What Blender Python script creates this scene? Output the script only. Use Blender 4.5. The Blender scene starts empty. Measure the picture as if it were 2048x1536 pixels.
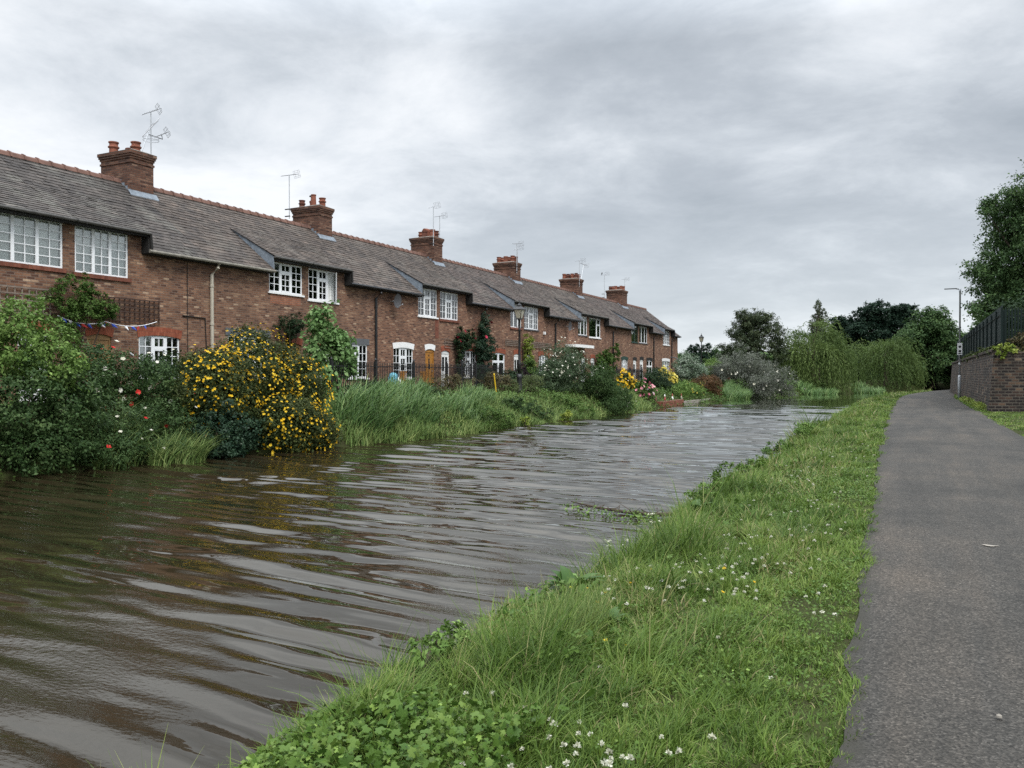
import bpy, math, random
import numpy as np
R = math.radians
SC = bpy.context.scene
COL = SC.collection
rnd = random.Random(7)

# ------------------------------------------------------------------ camera
YAW = 26.172
cam_d = bpy.data.cameras.new('camera')
cam_d.sensor_width = 36.0
cam_d.lens = 36.0 * 1640 / 2048
cam_d.clip_start = 0.05
cam_d.clip_end = 3000
cam = bpy.data.objects.new('camera', cam_d)
COL.objects.link(cam)
cam.location = (0, 0, 2.1)
cam.rotation_euler = (R(90 - 0.63), 0, R(YAW))
SC.camera = cam

# ------------------------------------------------------------------ view and light
SC.view_settings.view_transform = 'Standard'
SC.view_settings.look = 'None'
SC.view_settings.gamma = 1
SC.view_settings.exposure = 0.72
SC.render.film_transparent = False
SC.cycles.max_bounces = 6
SC.cycles.diffuse_bounces = 3
SC.cycles.glossy_bounces = 3
SC.cycles.transparent_max_bounces = 8
SC.cycles.transmission_bounces = 3
SC.cycles.use_denoising = False

SUN_EL, SUN_AZ = R(52), R(125)      # azimuth clockwise from +Y
sun_d = bpy.data.lights.new('sun', 'SUN')
sun_d.energy = 1.5
sun_d.angle = R(18)
sun_d.color = (1.0, 0.96, 0.9)
sun = bpy.data.objects.new('sun', sun_d)
COL.objects.link(sun)
sun.rotation_euler = (R(90) - SUN_EL, 0, R(180) - SUN_AZ)


def N(nt, typ, **kw):
    n = nt.nodes.new(typ)
    for k, v in kw.items():
        if k == 'ins':
            for kk, vv in v.items():
                n.inputs[kk].default_value = vv
        else:
            setattr(n, k, v)
    return n


def ramp(nt, stops, interp='LINEAR'):
    n = nt.nodes.new('ShaderNodeValToRGB')
    e = n.color_ramp.elements
    n.color_ramp.interpolation = interp
    while len(e) < len(stops):
        e.new(0.5)
    for i, (p, c) in enumerate(stops):
        e[i].position = p
        e[i].color = (c[0], c[1], c[2], 1) if not isinstance(c, (int, float)) else (c, c, c, 1)
    return n


def mathn(nt, op, a, b=None, clamp=False):
    n = nt.nodes.new('ShaderNodeMath')
    n.operation = op
    n.use_clamp = clamp
    for i, v in enumerate((a, b)):
        if v is None:
            continue
        if isinstance(v, (int, float)):
            n.inputs[i].default_value = v
        else:
            nt.links.new(v, n.inputs[i])
    return n.outputs[0]


def mixc(nt, fac, a, b, mode='MIX'):
    n = nt.nodes.new('ShaderNodeMix')
    n.data_type = 'RGBA'
    n.blend_type = mode
    for s, v in ((n.inputs[0], fac), (n.inputs[6], a), (n.inputs[7], b)):
        if isinstance(v, (int, float)):
            s.default_value = v
        elif isinstance(v, tuple):
            s.default_value = (v[0], v[1], v[2], 1)
        else:
            nt.links.new(v, s)
    return n.outputs[2]


def build_world():
    w = bpy.data.worlds.new('World')
    SC.world = w
    w.use_nodes = True
    nt = w.node_tree
    nt.nodes.clear()
    L = nt.links.new
    out = N(nt, 'ShaderNodeOutputWorld')
    tc = N(nt, 'ShaderNodeTexCoord')
    sky = N(nt, 'ShaderNodeTexSky', sky_type='NISHITA', sun_disc=False)
    sky.sun_elevation = SUN_EL
    sky.sun_rotation = SUN_AZ
    bg1 = N(nt, 'ShaderNodeBackground')
    bg1.inputs[1].default_value = 0.09
    L(sky.outputs[0], bg1.inputs[0])
    sep = N(nt, 'ShaderNodeSeparateXYZ')
    L(tc.outputs['Generated'], sep.inputs[0])
    zc = mathn(nt, 'MAXIMUM', sep.outputs[2], 0.0)
    zd = mathn(nt, 'ADD', zc, 0.2)
    u = mathn(nt, 'DIVIDE', sep.outputs[0], zd)
    v = mathn(nt, 'DIVIDE', sep.outputs[1], zd)
    cb = N(nt, 'ShaderNodeCombineXYZ')
    L(u, cb.inputs[0]); L(v, cb.inputs[1])
    mp = N(nt, 'ShaderNodeMapping')
    mp.inputs['Rotation'].default_value = (0, 0, R(-20))
    mp.inputs['Location'].default_value = (3.1, 1.7, 0)
    mp.inputs['Scale'].default_value = (0.95, 1.05, 1)
    L(cb.outputs[0], mp.inputs[0])
    n1 = N(nt, 'ShaderNodeTexNoise', ins={'Scale': 0.75, 'Detail': 2.0, 'Roughness': 0.5, 'Distortion': 0.2})
    n2 = N(nt, 'ShaderNodeTexNoise', ins={'Scale': 2.0, 'Detail': 10.0, 'Roughness': 0.63, 'Distortion': 0.25})
    L(mp.outputs[0], n1.inputs['Vector']); L(mp.outputs[0], n2.inputs['Vector'])
    a = mathn(nt, 'MULTIPLY', n1.outputs[0], 0.57)
    b = mathn(nt, 'MULTIPLY', n2.outputs[0], 0.43)
    s = mathn(nt, 'ADD', a, b)
    # the cloud sheet is thinner towards the west (-X) and in a break above the roofs
    west = N(nt, 'ShaderNodeMapRange', ins={'From Min': -0.85, 'From Max': 0.1, 'To Min': 0.075, 'To Max': -0.035})
    L(sep.outputs[0], west.inputs[0])
    s = mathn(nt, 'ADD', s, west.outputs[0])
    r = ramp(nt, [(0.36, (0.268, 0.295, 0.325)), (0.44, (0.325, 0.352, 0.383)), (0.50, (0.40, 0.428, 0.458)),
                  (0.56, (0.50, 0.525, 0.552)), (0.65, (0.625, 0.64, 0.655))])
    L(s, r.inputs[0])
    # overcast sky: brighter towards the zenith (CIE overcast distribution), above the picture's top edge
    zen = N(nt, 'ShaderNodeMapRange', ins={'From Min': 0.37, 'From Max': 0.75, 'To Min': 1.0, 'To Max': 4.2})
    L(sep.outputs[2], zen.inputs[0])
    hor = N(nt, 'ShaderNodeMapRange', ins={'From Min': 0.0, 'From Max': 0.22, 'To Min': 0.6, 'To Max': 0.0})
    L(sep.outputs[2], hor.inputs[0])
    col = mixc(nt, hor.outputs[0], r.outputs[0], (0.50, 0.54, 0.57))
    bg2 = N(nt, 'ShaderNodeBackground')
    L(col, bg2.inputs[0]); L(zen.outputs[0], bg2.inputs[1])
    mx = N(nt, 'ShaderNodeMixShader')
    mx.inputs[0].default_value = 0.93
    L(bg1.outputs[0], mx.inputs[1]); L(bg2.outputs[0], mx.inputs[2])
    L(mx.outputs[0], out.inputs[0])


build_world()


# ------------------------------------------------------------------ materials
def newmat(name):
    m = bpy.data.materials.new(name)
    m.use_nodes = True
    nt = m.node_tree
    return m, nt, nt.nodes['Principled BSDF']


def flat(name, col, rough=0.6, spec=0.4, metal=0.0, var=0.12, scale=6.0):
    m, nt, b = newmat(name)
    tc = N(nt, 'ShaderNodeTexCoord')
    no = N(nt, 'ShaderNodeTexNoise', ins={'Scale': scale, 'Detail': 5.0, 'Roughness': 0.6})
    nt.links.new(tc.outputs['Object'], no.inputs['Vector'])
    lo = tuple(c * (1 - var) for c in col); hi = tuple(min(1, c * (1 + var)) for c in col)
    r = ramp(nt, [(0.3, lo), (0.7, hi)])
    nt.links.new(no.outputs[0], r.inputs[0])
    nt.links.new(r.outputs[0], b.inputs['Base Color'])
    b.inputs['Roughness'].default_value = rough
    b.inputs['Specular IOR Level'].default_value = spec
    b.inputs['Metallic'].default_value = metal
    return m


def brick_mat(name, stops, mortar, bw=0.225, bh=0.074, ms=0.010, stain=0.42, stain_col=(0.04, 0.03, 0.026), bump=0.4):
    m, nt, b = newmat(name)
    L = nt.links.new
    tc = N(nt, 'ShaderNodeTexCoord')
    sp = N(nt, 'ShaderNodeSeparateXYZ'); L(tc.outputs['Object'], sp.inputs[0])
    u = mathn(nt, 'ADD', sp.outputs[0], sp.outputs[1])
    cb = N(nt, 'ShaderNodeCombineXYZ'); L(u, cb.inputs[0]); L(sp.outputs[2], cb.inputs[1])
    br = N(nt, 'ShaderNodeTexBrick', offset=0.5,
           ins={'Color1': (0, 0, 0, 1), 'Color2': (1, 1, 1, 1), 'Mortar': (0.5, 0.5, 0.5, 1), 'Scale': 1.0,
                'Mortar Size': ms, 'Mortar Smooth': 0.1, 'Bias': 0.0, 'Brick Width': bw, 'Row Height': bh})
    L(cb.outputs[0], br.inputs['Vector'])
    r = ramp(nt, stops)
    L(br.outputs[0], r.inputs[0])
    c = mixc(nt, br.outputs[1], r.outputs[0], mortar)
    no = N(nt, 'ShaderNodeTexNoise', ins={'Scale': 0.9, 'Detail': 6.0, 'Roughness': 0.65})
    L(tc.outputs['Object'], no.inputs['Vector'])
    rs = ramp(nt, [(0.42, 0.0), (0.72, 1.0)]); L(no.outputs[0], rs.inputs[0])
    f = mathn(nt, 'MULTIPLY', rs.outputs[0], stain)
    c = mixc(nt, f, c, stain_col)
    no2 = N(nt, 'ShaderNodeTexNoise', ins={'Scale': 14.0, 'Detail': 4.0, 'Roughness': 0.7})
    L(tc.outputs['Object'], no2.inputs['Vector'])
    r2 = ramp(nt, [(0.25, 0.72), (0.75, 1.25)]); L(no2.outputs[0], r2.inputs[0])
    c = mixc(nt, 1.0, c, r2.outputs[0], 'MULTIPLY')
    L(c, b.inputs['Base Color'])
    b.inputs['Roughness'].default_value = 0.9
    b.inputs['Specular IOR Level'].default_value = 0.2
    bp = N(nt, 'ShaderNodeBump', ins={'Strength': bump, 'Distance': 0.01})
    h = mathn(nt, 'SUBTRACT', no2.outputs[0], br.outputs[1])
    L(h, bp.inputs['Height']); L(bp.outputs[0], b.inputs['Normal'])
    return m


BR_STOPS = [(0.0, (0.075, 0.034, 0.026)), (0.2, (0.135, 0.060, 0.040)), (0.5, (0.185, 0.083, 0.053)), (0.8, (0.225, 0.108, 0.070)),
            (0.95, (0.285, 0.152, 0.10)), (1.0, (0.39, 0.245, 0.175))]
M_BRICK = [brick_mat('brick_%s' % n, [(p, tuple(v * s * t for v, t in zip(c, tn))) for p, c in BR_STOPS], (0.19, 0.135, 0.105))
           for n, s, tn in (('brown', 1.07, (1, 1.14, 1.10)), ('red', 1.08, (1.02, 1.09, 1.03)), ('pale', 1.15, (1, 1.12, 1.06)))]
M_BRICK_CH = brick_mat('chimney_brick', [(p, tuple(v * 0.78 for v in c)) for p, c in BR_STOPS], (0.10, 0.075, 0.06), stain=0.7)
M_BRICK_OLD = brick_mat('old_dark_brick', [(0.0, (0.0136, 0.0112, 0.0112)), (0.5, (0.0272, 0.02, 0.0184)), (0.75, (0.06, 0.036, 0.0264)),
                                           (0.93, (0.108, 0.0704, 0.0464)), (1.0, (0.184, 0.14, 0.1))], (0.095, 0.083, 0.068),
                        bw=0.40, bh=0.13, ms=0.02, stain=0.9, stain_col=(0.020, 0.018, 0.016), bump=1.0)
M_LINTEL = brick_mat('red_lintel_brick', [(0, (0.22, 0.055, 0.03)), (1, (0.32, 0.10, 0.055))], (0.2, 0.08, 0.05), bw=0.075, bh=0.24, ms=0.006, stain=0.2)
M_REDBRICK = brick_mat('red_sill_brick', [(0, (0.15, 0.05, 0.032)), (1, (0.23, 0.085, 0.055))], (0.14, 0.07, 0.05), bw=0.11, bh=0.2, ms=0.006, stain=0.3)
M_NEWBRICK = brick_mat('orange_patch_brick', [(0, (0.24, 0.09, 0.05)), (1, (0.34, 0.15, 0.09))], (0.2, 0.13, 0.1), stain=0.2)
M_WHITE = flat('white_paint', (0.80, 0.80, 0.79), 0.45, 0.4, var=0.04, scale=3)
M_UPVC = flat('white_frame', (0.80, 0.815, 0.83), 0.35, 0.5, var=0.03, scale=3)
M_CREAM = flat('cream_pipe_paint', (0.42, 0.38, 0.31), 0.6)
M_BLACK = flat('black_paint', (0.014, 0.014, 0.015), 0.4, 0.5, var=0.2)
M_GUT2 = flat('weathered_cream_gutter', (0.19, 0.175, 0.145), 0.7, var=0.35)
M_GUT = flat('weathered_gutter', (0.07, 0.066, 0.06), 0.6, var=0.3)
M_SOOT = flat('tarred_board', (0.02, 0.019, 0.018), 0.7, 0.3)
M_GREENP = flat('dark_green_paint', (0.02, 0.05, 0.04), 0.45)
M_SLATEP = flat('grey_stone_lintel', (0.10, 0.105, 0.112), 0.7)
M_LEAD = flat('lead_sheet', (0.17, 0.1997, 0.2324), 0.55, 0.4, var=0.3, scale=5)
M_OAK = flat('oak_door_wood', (0.36, 0.16, 0.03), 0.45, 0.4, var=0.25, scale=8)
M_PINE = flat('old_timber_door', (0.30, 0.17, 0.07), 0.6, var=0.2)
M_TRELLIS = flat('brown_trellis_wood', (0.05, 0.028, 0.02), 0.8, var=0.3)
M_TRELLIS2 = flat('weathered_trellis_wood', (0.20, 0.16, 0.13), 0.85, var=0.3)
M_CURTAIN = flat('white_curtain', (0.78, 0.79, 0.78), 0.9, 0.1, var=0.06, scale=2)
M_BLIND = flat('cream_blind', (0.86, 0.88, 0.85), 0.8, 0.1, var=0.03)
M_POT = flat('terracotta_pot', (0.21, 0.08, 0.052), 0.8, 0.2, var=0.35, scale=5)
M_POT2 = flat('dark_terracotta', (0.12, 0.05, 0.036), 0.85, 0.2, var=0.35, scale=5)
M_RIDGE = flat('ridge_clay', (0.15, 0.085, 0.066), 0.85, 0.2, var=0.35, scale=2.5)
M_MORTAR = flat('flaunching_mortar', (0.16, 0.14, 0.12), 0.9, 0.1, var=0.3)
M_STEEL = flat('galvanised_steel', (0.46, 0.48, 0.50), 0.5, 0.5, 0.3, var=0.15)
M_ALU = flat('dull_aluminium', (0.30, 0.31, 0.33), 0.5, 0.5, 0.4, var=0.2)
M_DISH = flat('dish_grey', (0.07, 0.07, 0.075), 0.6)
M_IRON = flat('black_iron', (0.016, 0.016, 0.017), 0.45, 0.5, var=0.3)
M_PALIS = flat('dark_green_steel', (0.00585, 0.01365, 0.01235), 0.6, 0.2, var=0.3)
M_YELLOW = flat('yellow_plastic', (0.65, 0.42, 0.02), 0.5)
M_BARK = flat('bark', (0.07, 0.055, 0.042), 0.95, 0.1, var=0.4, scale=4)
M_STONE = flat('edge_stone', (0.24, 0.22, 0.19), 0.9, 0.1, var=0.3)
M_BLUEP = flat('light_blue_plastic', (0.16, 0.46, 0.58), 0.5)
M_SIGN = flat('sign_white', (0.7, 0.7, 0.7), 0.5)
M_BUNT = [flat('bunting_%s' % n, c, 0.8) for n, c in (('blue', (0.03, 0.07, 0.36)), ('white', (0.7, 0.7, 0.72)), ('red', (0.4, 0.03, 0.03)))]
M_SKIN = flat('gnome_face', (0.6, 0.4, 0.3), 0.7)
M_REDP = flat('gnome_red', (0.30, 0.05, 0.05), 0.6)


def slate_mat(name, stops, lichen):
    m, nt, b = newmat(name)
    L = nt.links.new
    at = N(nt, 'ShaderNodeAttribute', attribute_name='tint')
    r = ramp(nt, stops); L(at.outputs['Fac'], r.inputs[0])
    tc = N(nt, 'ShaderNodeTexCoord')
    no = N(nt, 'ShaderNodeTexNoise', ins={'Scale': 0.8, 'Detail': 6.0, 'Roughness': 0.62})
    L(tc.outputs['Object'], no.inputs['Vector'])
    rl = ramp(nt, [(0.5, 0.0), (0.64, 1.0)]); L(no.outputs[0], rl.inputs[0])
    f = mathn(nt, 'MULTIPLY', rl.outputs[0], lichen)
    c = mixc(nt, f, r.outputs[0], (0.165, 0.16, 0.14))
    n2 = N(nt, 'ShaderNodeTexNoise', ins={'Scale': 1.4, 'Detail': 4.0, 'Roughness': 0.6})
    mp = N(nt, 'ShaderNodeMapping'); mp.inputs['Location'].default_value = (7, 3, 1)
    L(tc.outputs['Object'], mp.inputs[0]); L(mp.outputs[0], n2.inputs['Vector'])
    rd = ramp(nt, [(0.48, 0.0), (0.66, 0.6)]); L(n2.outputs[0], rd.inputs[0])
    c = mixc(nt, rd.outputs[0], c, (0.042, 0.038, 0.038))
    n3 = N(nt, 'ShaderNodeTexNoise', ins={'Scale': 16.0, 'Detail': 4.0, 'Roughness': 0.7}); L(tc.outputs['Object'], n3.inputs['Vector'])
    r3 = ramp(nt, [(0.25, 0.72), (0.75, 1.12)]); L(n3.outputs[0], r3.inputs[0])
    c = mixc(nt, 1.0, c, r3.outputs[0], 'MULTIPLY')
    L(c, b.inputs['Base Color'])
    b.inputs['Roughness'].default_value = 0.8
    b.inputs['Specular IOR Level'].default_value = 0.16
    bp = N(nt, 'ShaderNodeBump', ins={'Strength': 0.35, 'Distance': 0.01})
    L(n3.outputs[0], bp.inputs['Height']); L(bp.outputs[0], b.inputs['Normal'])
    return m


SL = [(0.0, (0.052, 0.043, 0.038)), (0.35, (0.086, 0.071, 0.061)), (0.7, (0.124, 0.10, 0.085)), (0.92, (0.158, 0.122, 0.101)), (1.0, (0.22, 0.18, 0.152))]
M_SLATE = [slate_mat('slate_grey', [(p, (c[0] * .82, c[1] * .88, c[2] * .93)) for p, c in SL], 0.6),
           slate_mat('slate_brown', SL, 0.25),
           slate_mat('slate_purple', [(p, (c[0] * .97, c[1] * .95, c[2] * .98)) for p, c in SL], 0.3)]


def glass_mat():
    m, nt, b = newmat('window_glass')
    nt.nodes.remove(b)
    out = nt.nodes['Material Output']
    tr = N(nt, 'ShaderNodeBsdfTransparent'); tr.inputs[0].default_value = (0.95, 0.97, 0.96, 1)
    gl = N(nt, 'ShaderNodeBsdfGlossy'); gl.inputs['Roughness'].default_value = 0.02
    fr = N(nt, 'ShaderNodeFresnel'); fr.inputs[0].default_value = 1.5
    f = mathn(nt, 'MULTIPLY', fr.outputs[0], 2.4, True)
    mx = N(nt, 'ShaderNodeMixShader')
    nt.links.new(f, mx.inputs[0]); nt.links.new(tr.outputs[0], mx.inputs[1]); nt.links.new(gl.outputs[0], mx.inputs[2])
    nt.links.new(mx.outputs[0], out.inputs[0])
    return m


M_GLASS = glass_mat()


def leaf_mat(name, stops, trans=0.2, rough=0.55, spec=0.14):
    m, nt, b = newmat(name)
    L = nt.links.new
    at = N(nt, 'ShaderNodeAttribute', attribute_name='tint')
    r = ramp(nt, stops); L(at.outputs['Fac'], r.inputs[0])
    L(r.outputs[0], b.inputs['Base Color'])
    b.inputs['Roughness'].default_value = rough
    b.inputs['Specular IOR Level'].default_value = spec
    t = N(nt, 'ShaderNodeBsdfTranslucent'); L(r.outputs[0], t.inputs[0])
    mx = N(nt, 'ShaderNodeMixShader'); mx.inputs[0].default_value = trans
    L(b.outputs[0], mx.inputs[1]); L(t.outputs[0], mx.inputs[2])
    L(mx.outputs[0], nt.nodes['Material Output'].inputs[0])
    return m


def lm(name, a, b, c, **k):
    return leaf_mat(name, [(0.0, a), (0.5, b), (0.95, c), (1.0, tuple(min(0.6, v * 1.5) for v in c))], **k)


F_LIGHT = lm('light_green_leaf', (0.06077, 0.116, 0.02184), (0.105, 0.1823, 0.039), (0.1878, 0.2762, 0.078))
F_MID = lm('mid_green_leaf', (0.0357, 0.07392, 0.0156), (0.0663, 0.1214, 0.02574), (0.1071, 0.1742, 0.0429))
F_DARK = lm('dark_green_leaf', (0.014, 0.03, 0.014), (0.026, 0.05, 0.022), (0.045, 0.075, 0.03))
F_IVY = lm('ivy_leaf', (0.014, 0.032, 0.02), (0.026, 0.055, 0.03), (0.05, 0.085, 0.045), rough=0.35)
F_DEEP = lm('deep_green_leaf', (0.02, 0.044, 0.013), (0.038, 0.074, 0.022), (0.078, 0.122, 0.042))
F_OLIVE = lm('olive_leaf', (0.045, 0.065, 0.022), (0.075, 0.10, 0.034), (0.115, 0.145, 0.05))
F_YB = lm('brown_green_leaf', (0.027, 0.0399, 0.0126), (0.045, 0.0627, 0.018), (0.0765, 0.09025, 0.027))
F_FIG = lm('fig_leaf', (0.077, 0.154, 0.044), (0.132, 0.231, 0.077), (0.22, 0.33, 0.132))
F_SILVER = lm('silver_leaf', (0.0351, 0.06127, 0.02754), (0.05967, 0.09391, 0.0459), (0.1193, 0.1634, 0.0918))
F_WHITE = lm('white_edged_leaf', (0.06, 0.10, 0.05), (0.16, 0.22, 0.15), (0.42, 0.47, 0.38))
F_GREYPURP = lm('grey_purple_leaf', (0.052, 0.064, 0.042), (0.098, 0.112, 0.08), (0.18, 0.185, 0.165))
F_RED = lm('red_brown_leaf', (0.05, 0.035, 0.018), (0.10, 0.055, 0.026), (0.16, 0.085, 0.035))
F_PURPLE = lm('purple_leaf', (0.02, 0.014, 0.02), (0.035, 0.022, 0.03), (0.05, 0.035, 0.04))
F_WILLOW = lm('willow_leaf', (0.05066, 0.08479, 0.02263), (0.08442, 0.1296, 0.03655), (0.1351, 0.1895, 0.05657), trans=0.35)
F_BIRCH = lm('birch_leaf', (0.0275, 0.045, 0.0225), (0.05, 0.06875, 0.03375), (0.0875, 0.1063, 0.0525))
F_CYP = lm('cypress_leaf', (0.0104, 0.026, 0.0169), (0.0195, 0.0416, 0.026), (0.0338, 0.065, 0.0364))
F_TREE = lm('broad_leaf', (0.02871, 0.06113, 0.0213), (0.05481, 0.1019, 0.03508), (0.1044, 0.1656, 0.05638))
F_POPLAR = lm('poplar_leaf', (0.06, 0.085, 0.05), (0.10, 0.125, 0.08), (0.15, 0.17, 0.11))
F_GOLD = lm('golden_leaf', (0.12, 0.18, 0.03), (0.20, 0.26, 0.045), (0.32, 0.36, 0.08))
F_DRY = lm('dry_bramble_leaf', (0.05, 0.04, 0.022), (0.09, 0.075, 0.035), (0.15, 0.13, 0.06))
G_SWORD = lm('sword_leaf', (0.046, 0.09775, 0.02817), (0.0805, 0.1495, 0.04427), (0.161, 0.23, 0.0805), rough=0.4)
G_REED = lm('reed_grass', (0.06192, 0.1056, 0.02709), (0.1135, 0.1742, 0.04644), (0.2064, 0.2482, 0.08514))
G_LAWN = leaf_mat('lawn_grass', [(0.0, (0.045, 0.086, 0.016)), (0.35, (0.090, 0.152, 0.027)), (0.7, (0.148, 0.215, 0.043)), (0.9, (0.215, 0.265, 0.075)),
                                 (0.96, (0.22, 0.22, 0.09)), (1.0, (0.34, 0.29, 0.15))], trans=0.3, rough=0.45)
G_LOBED = lm('lobed_leaf', (0.0454, 0.09526, 0.01553), (0.07428, 0.1333, 0.02218), (0.1238, 0.1867, 0.03881), rough=0.4)
G_DOCK = lm('dock_leaf', (0.0375, 0.0825, 0.018), (0.06, 0.1162, 0.027), (0.09, 0.15, 0.036), rough=0.35)
B_YEL = lm('yellow_petal', (0.55, 0.33, 0.012), (0.67, 0.43, 0.018), (0.76, 0.54, 0.05))
B_PALEYEL = lm('pale_yellow_petal', (0.5, 0.42, 0.06), (0.62, 0.52, 0.1), (0.7, 0.62, 0.2))
B_RED = lm('red_petal', (0.35, 0.012, 0.015), (0.5, 0.02, 0.02), (0.6, 0.05, 0.04))
B_CRIM = lm('crimson_petal', (0.22, 0.008, 0.025), (0.33, 0.015, 0.04), (0.45, 0.04, 0.08))
B_PINK = lm('pink_petal', (0.5, 0.12, 0.2), (0.6, 0.2, 0.28), (0.7, 0.4, 0.42))
B_WHITE = lm('cream_petal', (0.55, 0.53, 0.42), (0.68, 0.66, 0.56), (0.78, 0.76, 0.68))
B_CLOVER = lm('clover_bloom', (0.44, 0.44, 0.3192), (0.5808, 0.5808, 0.462), (0.6864, 0.6864, 0.588))


# ------------------------------------------------------------------ object helpers
def tag(o, label=None, cat=None, group=None, kind=None):
    for k, v in (('label', label), ('category', cat), ('group', group), ('kind', kind)):
        if v:
            o[k] = v
    return o


def thing(name, loc, label, cat, group=None):
    o = bpy.data.objects.new(name, None)
    o.empty_display_size = 0.2
    COL.objects.link(o)
    o.location = loc
    return tag(o, label, cat, group)


def link(name, me, mat, parent=None):
    if mat is not None:
        me.materials.append(mat)
    o = bpy.data.objects.new(name, me)
    COL.objects.link(o)
    if parent is not None:
        o.parent = parent
    return o


class MB:
    def __init__(self, base=(0, 0, 0)):
        self.v = []; self.f = []; self.b = base; self.t = []

    def add(self, vs, fs, t=None):
        n = len(self.v)
        self.v += vs
        self.f += [tuple(i + n for i in f) for f in fs]
        if t is not None:
            self.t += [t] * len(vs)
        return self

    def box(self, x0, x1, y0, y1, z0, z1):
        return self.add([(x0, y0, z0), (x1, y0, z0), (x1, y1, z0), (x0, y1, z0), (x0, y0, z1), (x1, y0, z1), (x1, y1, z1), (x0, y1, z1)],
                        [(0, 3, 2, 1), (4, 5, 6, 7), (0, 1, 5, 4), (1, 2, 6, 5), (2, 3, 7, 6), (3, 0, 4, 7)])

    def quad(self, a, b, c, d, t=None):
        return self.add([a, b, c, d], [(0, 1, 2, 3)], t)

    def prism_x(self, poly, x0, x1):      # polygon of (y, z)
        n = len(poly)
        vs = [(x0, y, z) for y, z in poly] + [(x1, y, z) for y, z in poly]
        fs = [tuple(range(n - 1, -1, -1)), tuple(range(n, 2 * n))] + [(i, (i + 1) % n, n + (i + 1) % n, n + i) for i in range(n)]
        return self.add(vs, fs)

    def prism_y(self, poly, y0, y1):      # polygon of (x, z)
        n = len(poly)
        vs = [(x, y0, z) for x, z in poly] + [(x, y1, z) for x, z in poly]
        fs = [tuple(range(n)), tuple(range(2 * n - 1, n - 1, -1))] + [(i, n + i, n + (i + 1) % n, (i + 1) % n) for i in range(n)]
        return self.add(vs, fs)

    def tube(self, pts, rad, n=6):
        pts = [np.array(p, float) for p in pts]
        if isinstance(rad, (int, float)):
            rad = [rad] * len(pts)
        vs, fs = [], []
        for i, p in enumerate(pts):
            d = pts[min(i + 1, len(pts) - 1)] - pts[max(i - 1, 0)]
            d /= np.linalg.norm(d) + 1e-9
            a = np.cross(d, (0, 0, 1) if abs(d[2]) < 0.9 else (1, 0, 0)); a /= np.linalg.norm(a)
            b = np.cross(d, a)
            for k in range(n):
                q = 2 * math.pi * k / n
                vs.append(tuple(p + rad[i] * (math.cos(q) * a + math.sin(q) * b)))
        for i in range(len(pts) - 1):
            for k in range(n):
                k2 = (k + 1) % n
                fs.append((i * n + k, i * n + k2, (i + 1) * n + k2, (i + 1) * n + k))
        fs.append(tuple(range(n - 1, -1, -1)))
        m = (len(pts) - 1) * n
        fs.append(tuple(range(m, m + n)))
        return self.add(vs, fs)

    def lathe(self, cx, cy, prof, n=12):
        vs, fs = [], []
        for r, z in prof:
            for k in range(n):
                q = 2 * math.pi * (k + 0.5) / n
                vs.append((cx + r * math.cos(q), cy + r * math.sin(q), z))
        for i in range(len(prof) - 1):
            for k in range(n):
                k2 = (k + 1) % n
                fs.append((i * n + k, i * n + k2, (i + 1) * n + k2, (i + 1) * n + k))
        fs.append(tuple(range(n - 1, -1, -1)))
        m = (len(prof) - 1) * n
        fs.append(tuple(range(m, m + n)))
        return self.add(vs, fs)

    def build(self, name, mat, parent=None, smooth=False):
        b = self.b
        me = bpy.data.meshes.new(name)
        me.from_pydata([(x - b[0], y - b[1], z - b[2]) for x, y, z in self.v], [], self.f)
        if self.t and len(self.t) == len(self.v):
            a = me.attributes.new('tint', 'FLOAT', 'POINT')
            a.data.foreach_set('value', np.array(self.t, np.float32))
        if smooth:
            me.polygons.foreach_set('use_smooth', [True] * len(me.polygons))
        me.update()
        return link(name, me, mat, parent)


def np_mesh(name, V, F, tint=None, mat=None, parent=None, base=(0, 0, 0), smooth=False):
    V = np.asarray(V, np.float32) - np.array(base, np.float32)
    F = np.asarray(F, np.int32)
    me = bpy.data.meshes.new(name)
    me.vertices.add(len(V)); me.vertices.foreach_set('co', V.ravel())
    k = F.shape[1]
    me.loops.add(F.size); me.loops.foreach_set('vertex_index', F.ravel())
    me.polygons.add(len(F)); me.polygons.foreach_set('loop_start', np.arange(0, F.size, k, dtype=np.int32))
    if smooth:
        me.polygons.foreach_set('use_smooth', np.ones(len(F), bool))
    if tint is not None:
        a = me.attributes.new('tint', 'FLOAT', 'POINT')
        a.data.foreach_set('value', np.asarray(tint, np.float32))
    me.update(calc_edges=True)
    return link(name, me, mat, parent)


def unit(a):
    return a / (np.linalg.norm(a, axis=-1, keepdims=True) + 1e-9)


def vnoise(x, y, seed=0):
    g = np.random.default_rng(seed).random((257, 257))
    x = np.asarray(x, float); y = np.asarray(y, float)
    xi = np.floor(x).astype(int); yi = np.floor(y).astype(int)
    fx = x - xi; fy = y - yi
    fx = fx * fx * (3 - 2 * fx); fy = fy * fy * (3 - 2 * fy)
    a = g[xi % 256, yi % 256]; b = g[(xi + 1) % 256, yi % 256]; c = g[xi % 256, (yi + 1) % 256]; d = g[(xi + 1) % 256, (yi + 1) % 256]
    return (a * (1 - fx) + b * fx) * (1 - fy) + (c * (1 - fx) + d * fx) * fy


# ------------------------------------------------------------------ canal layout
_LY = [-80, 8, 12, 16, 19, 23, 30, 40, 60, 68, 78, 86, 90, 100, 112, 122, 140, 200]
_LX = [-16.9, -16.9, -16.5, -16.0, -14.9, -14.3, -14.5, -14.5, -14.4, -13.9, -13.0, -12.0, -10.8, -7.2, -2.2, 3.0, 14, 50]


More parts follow.
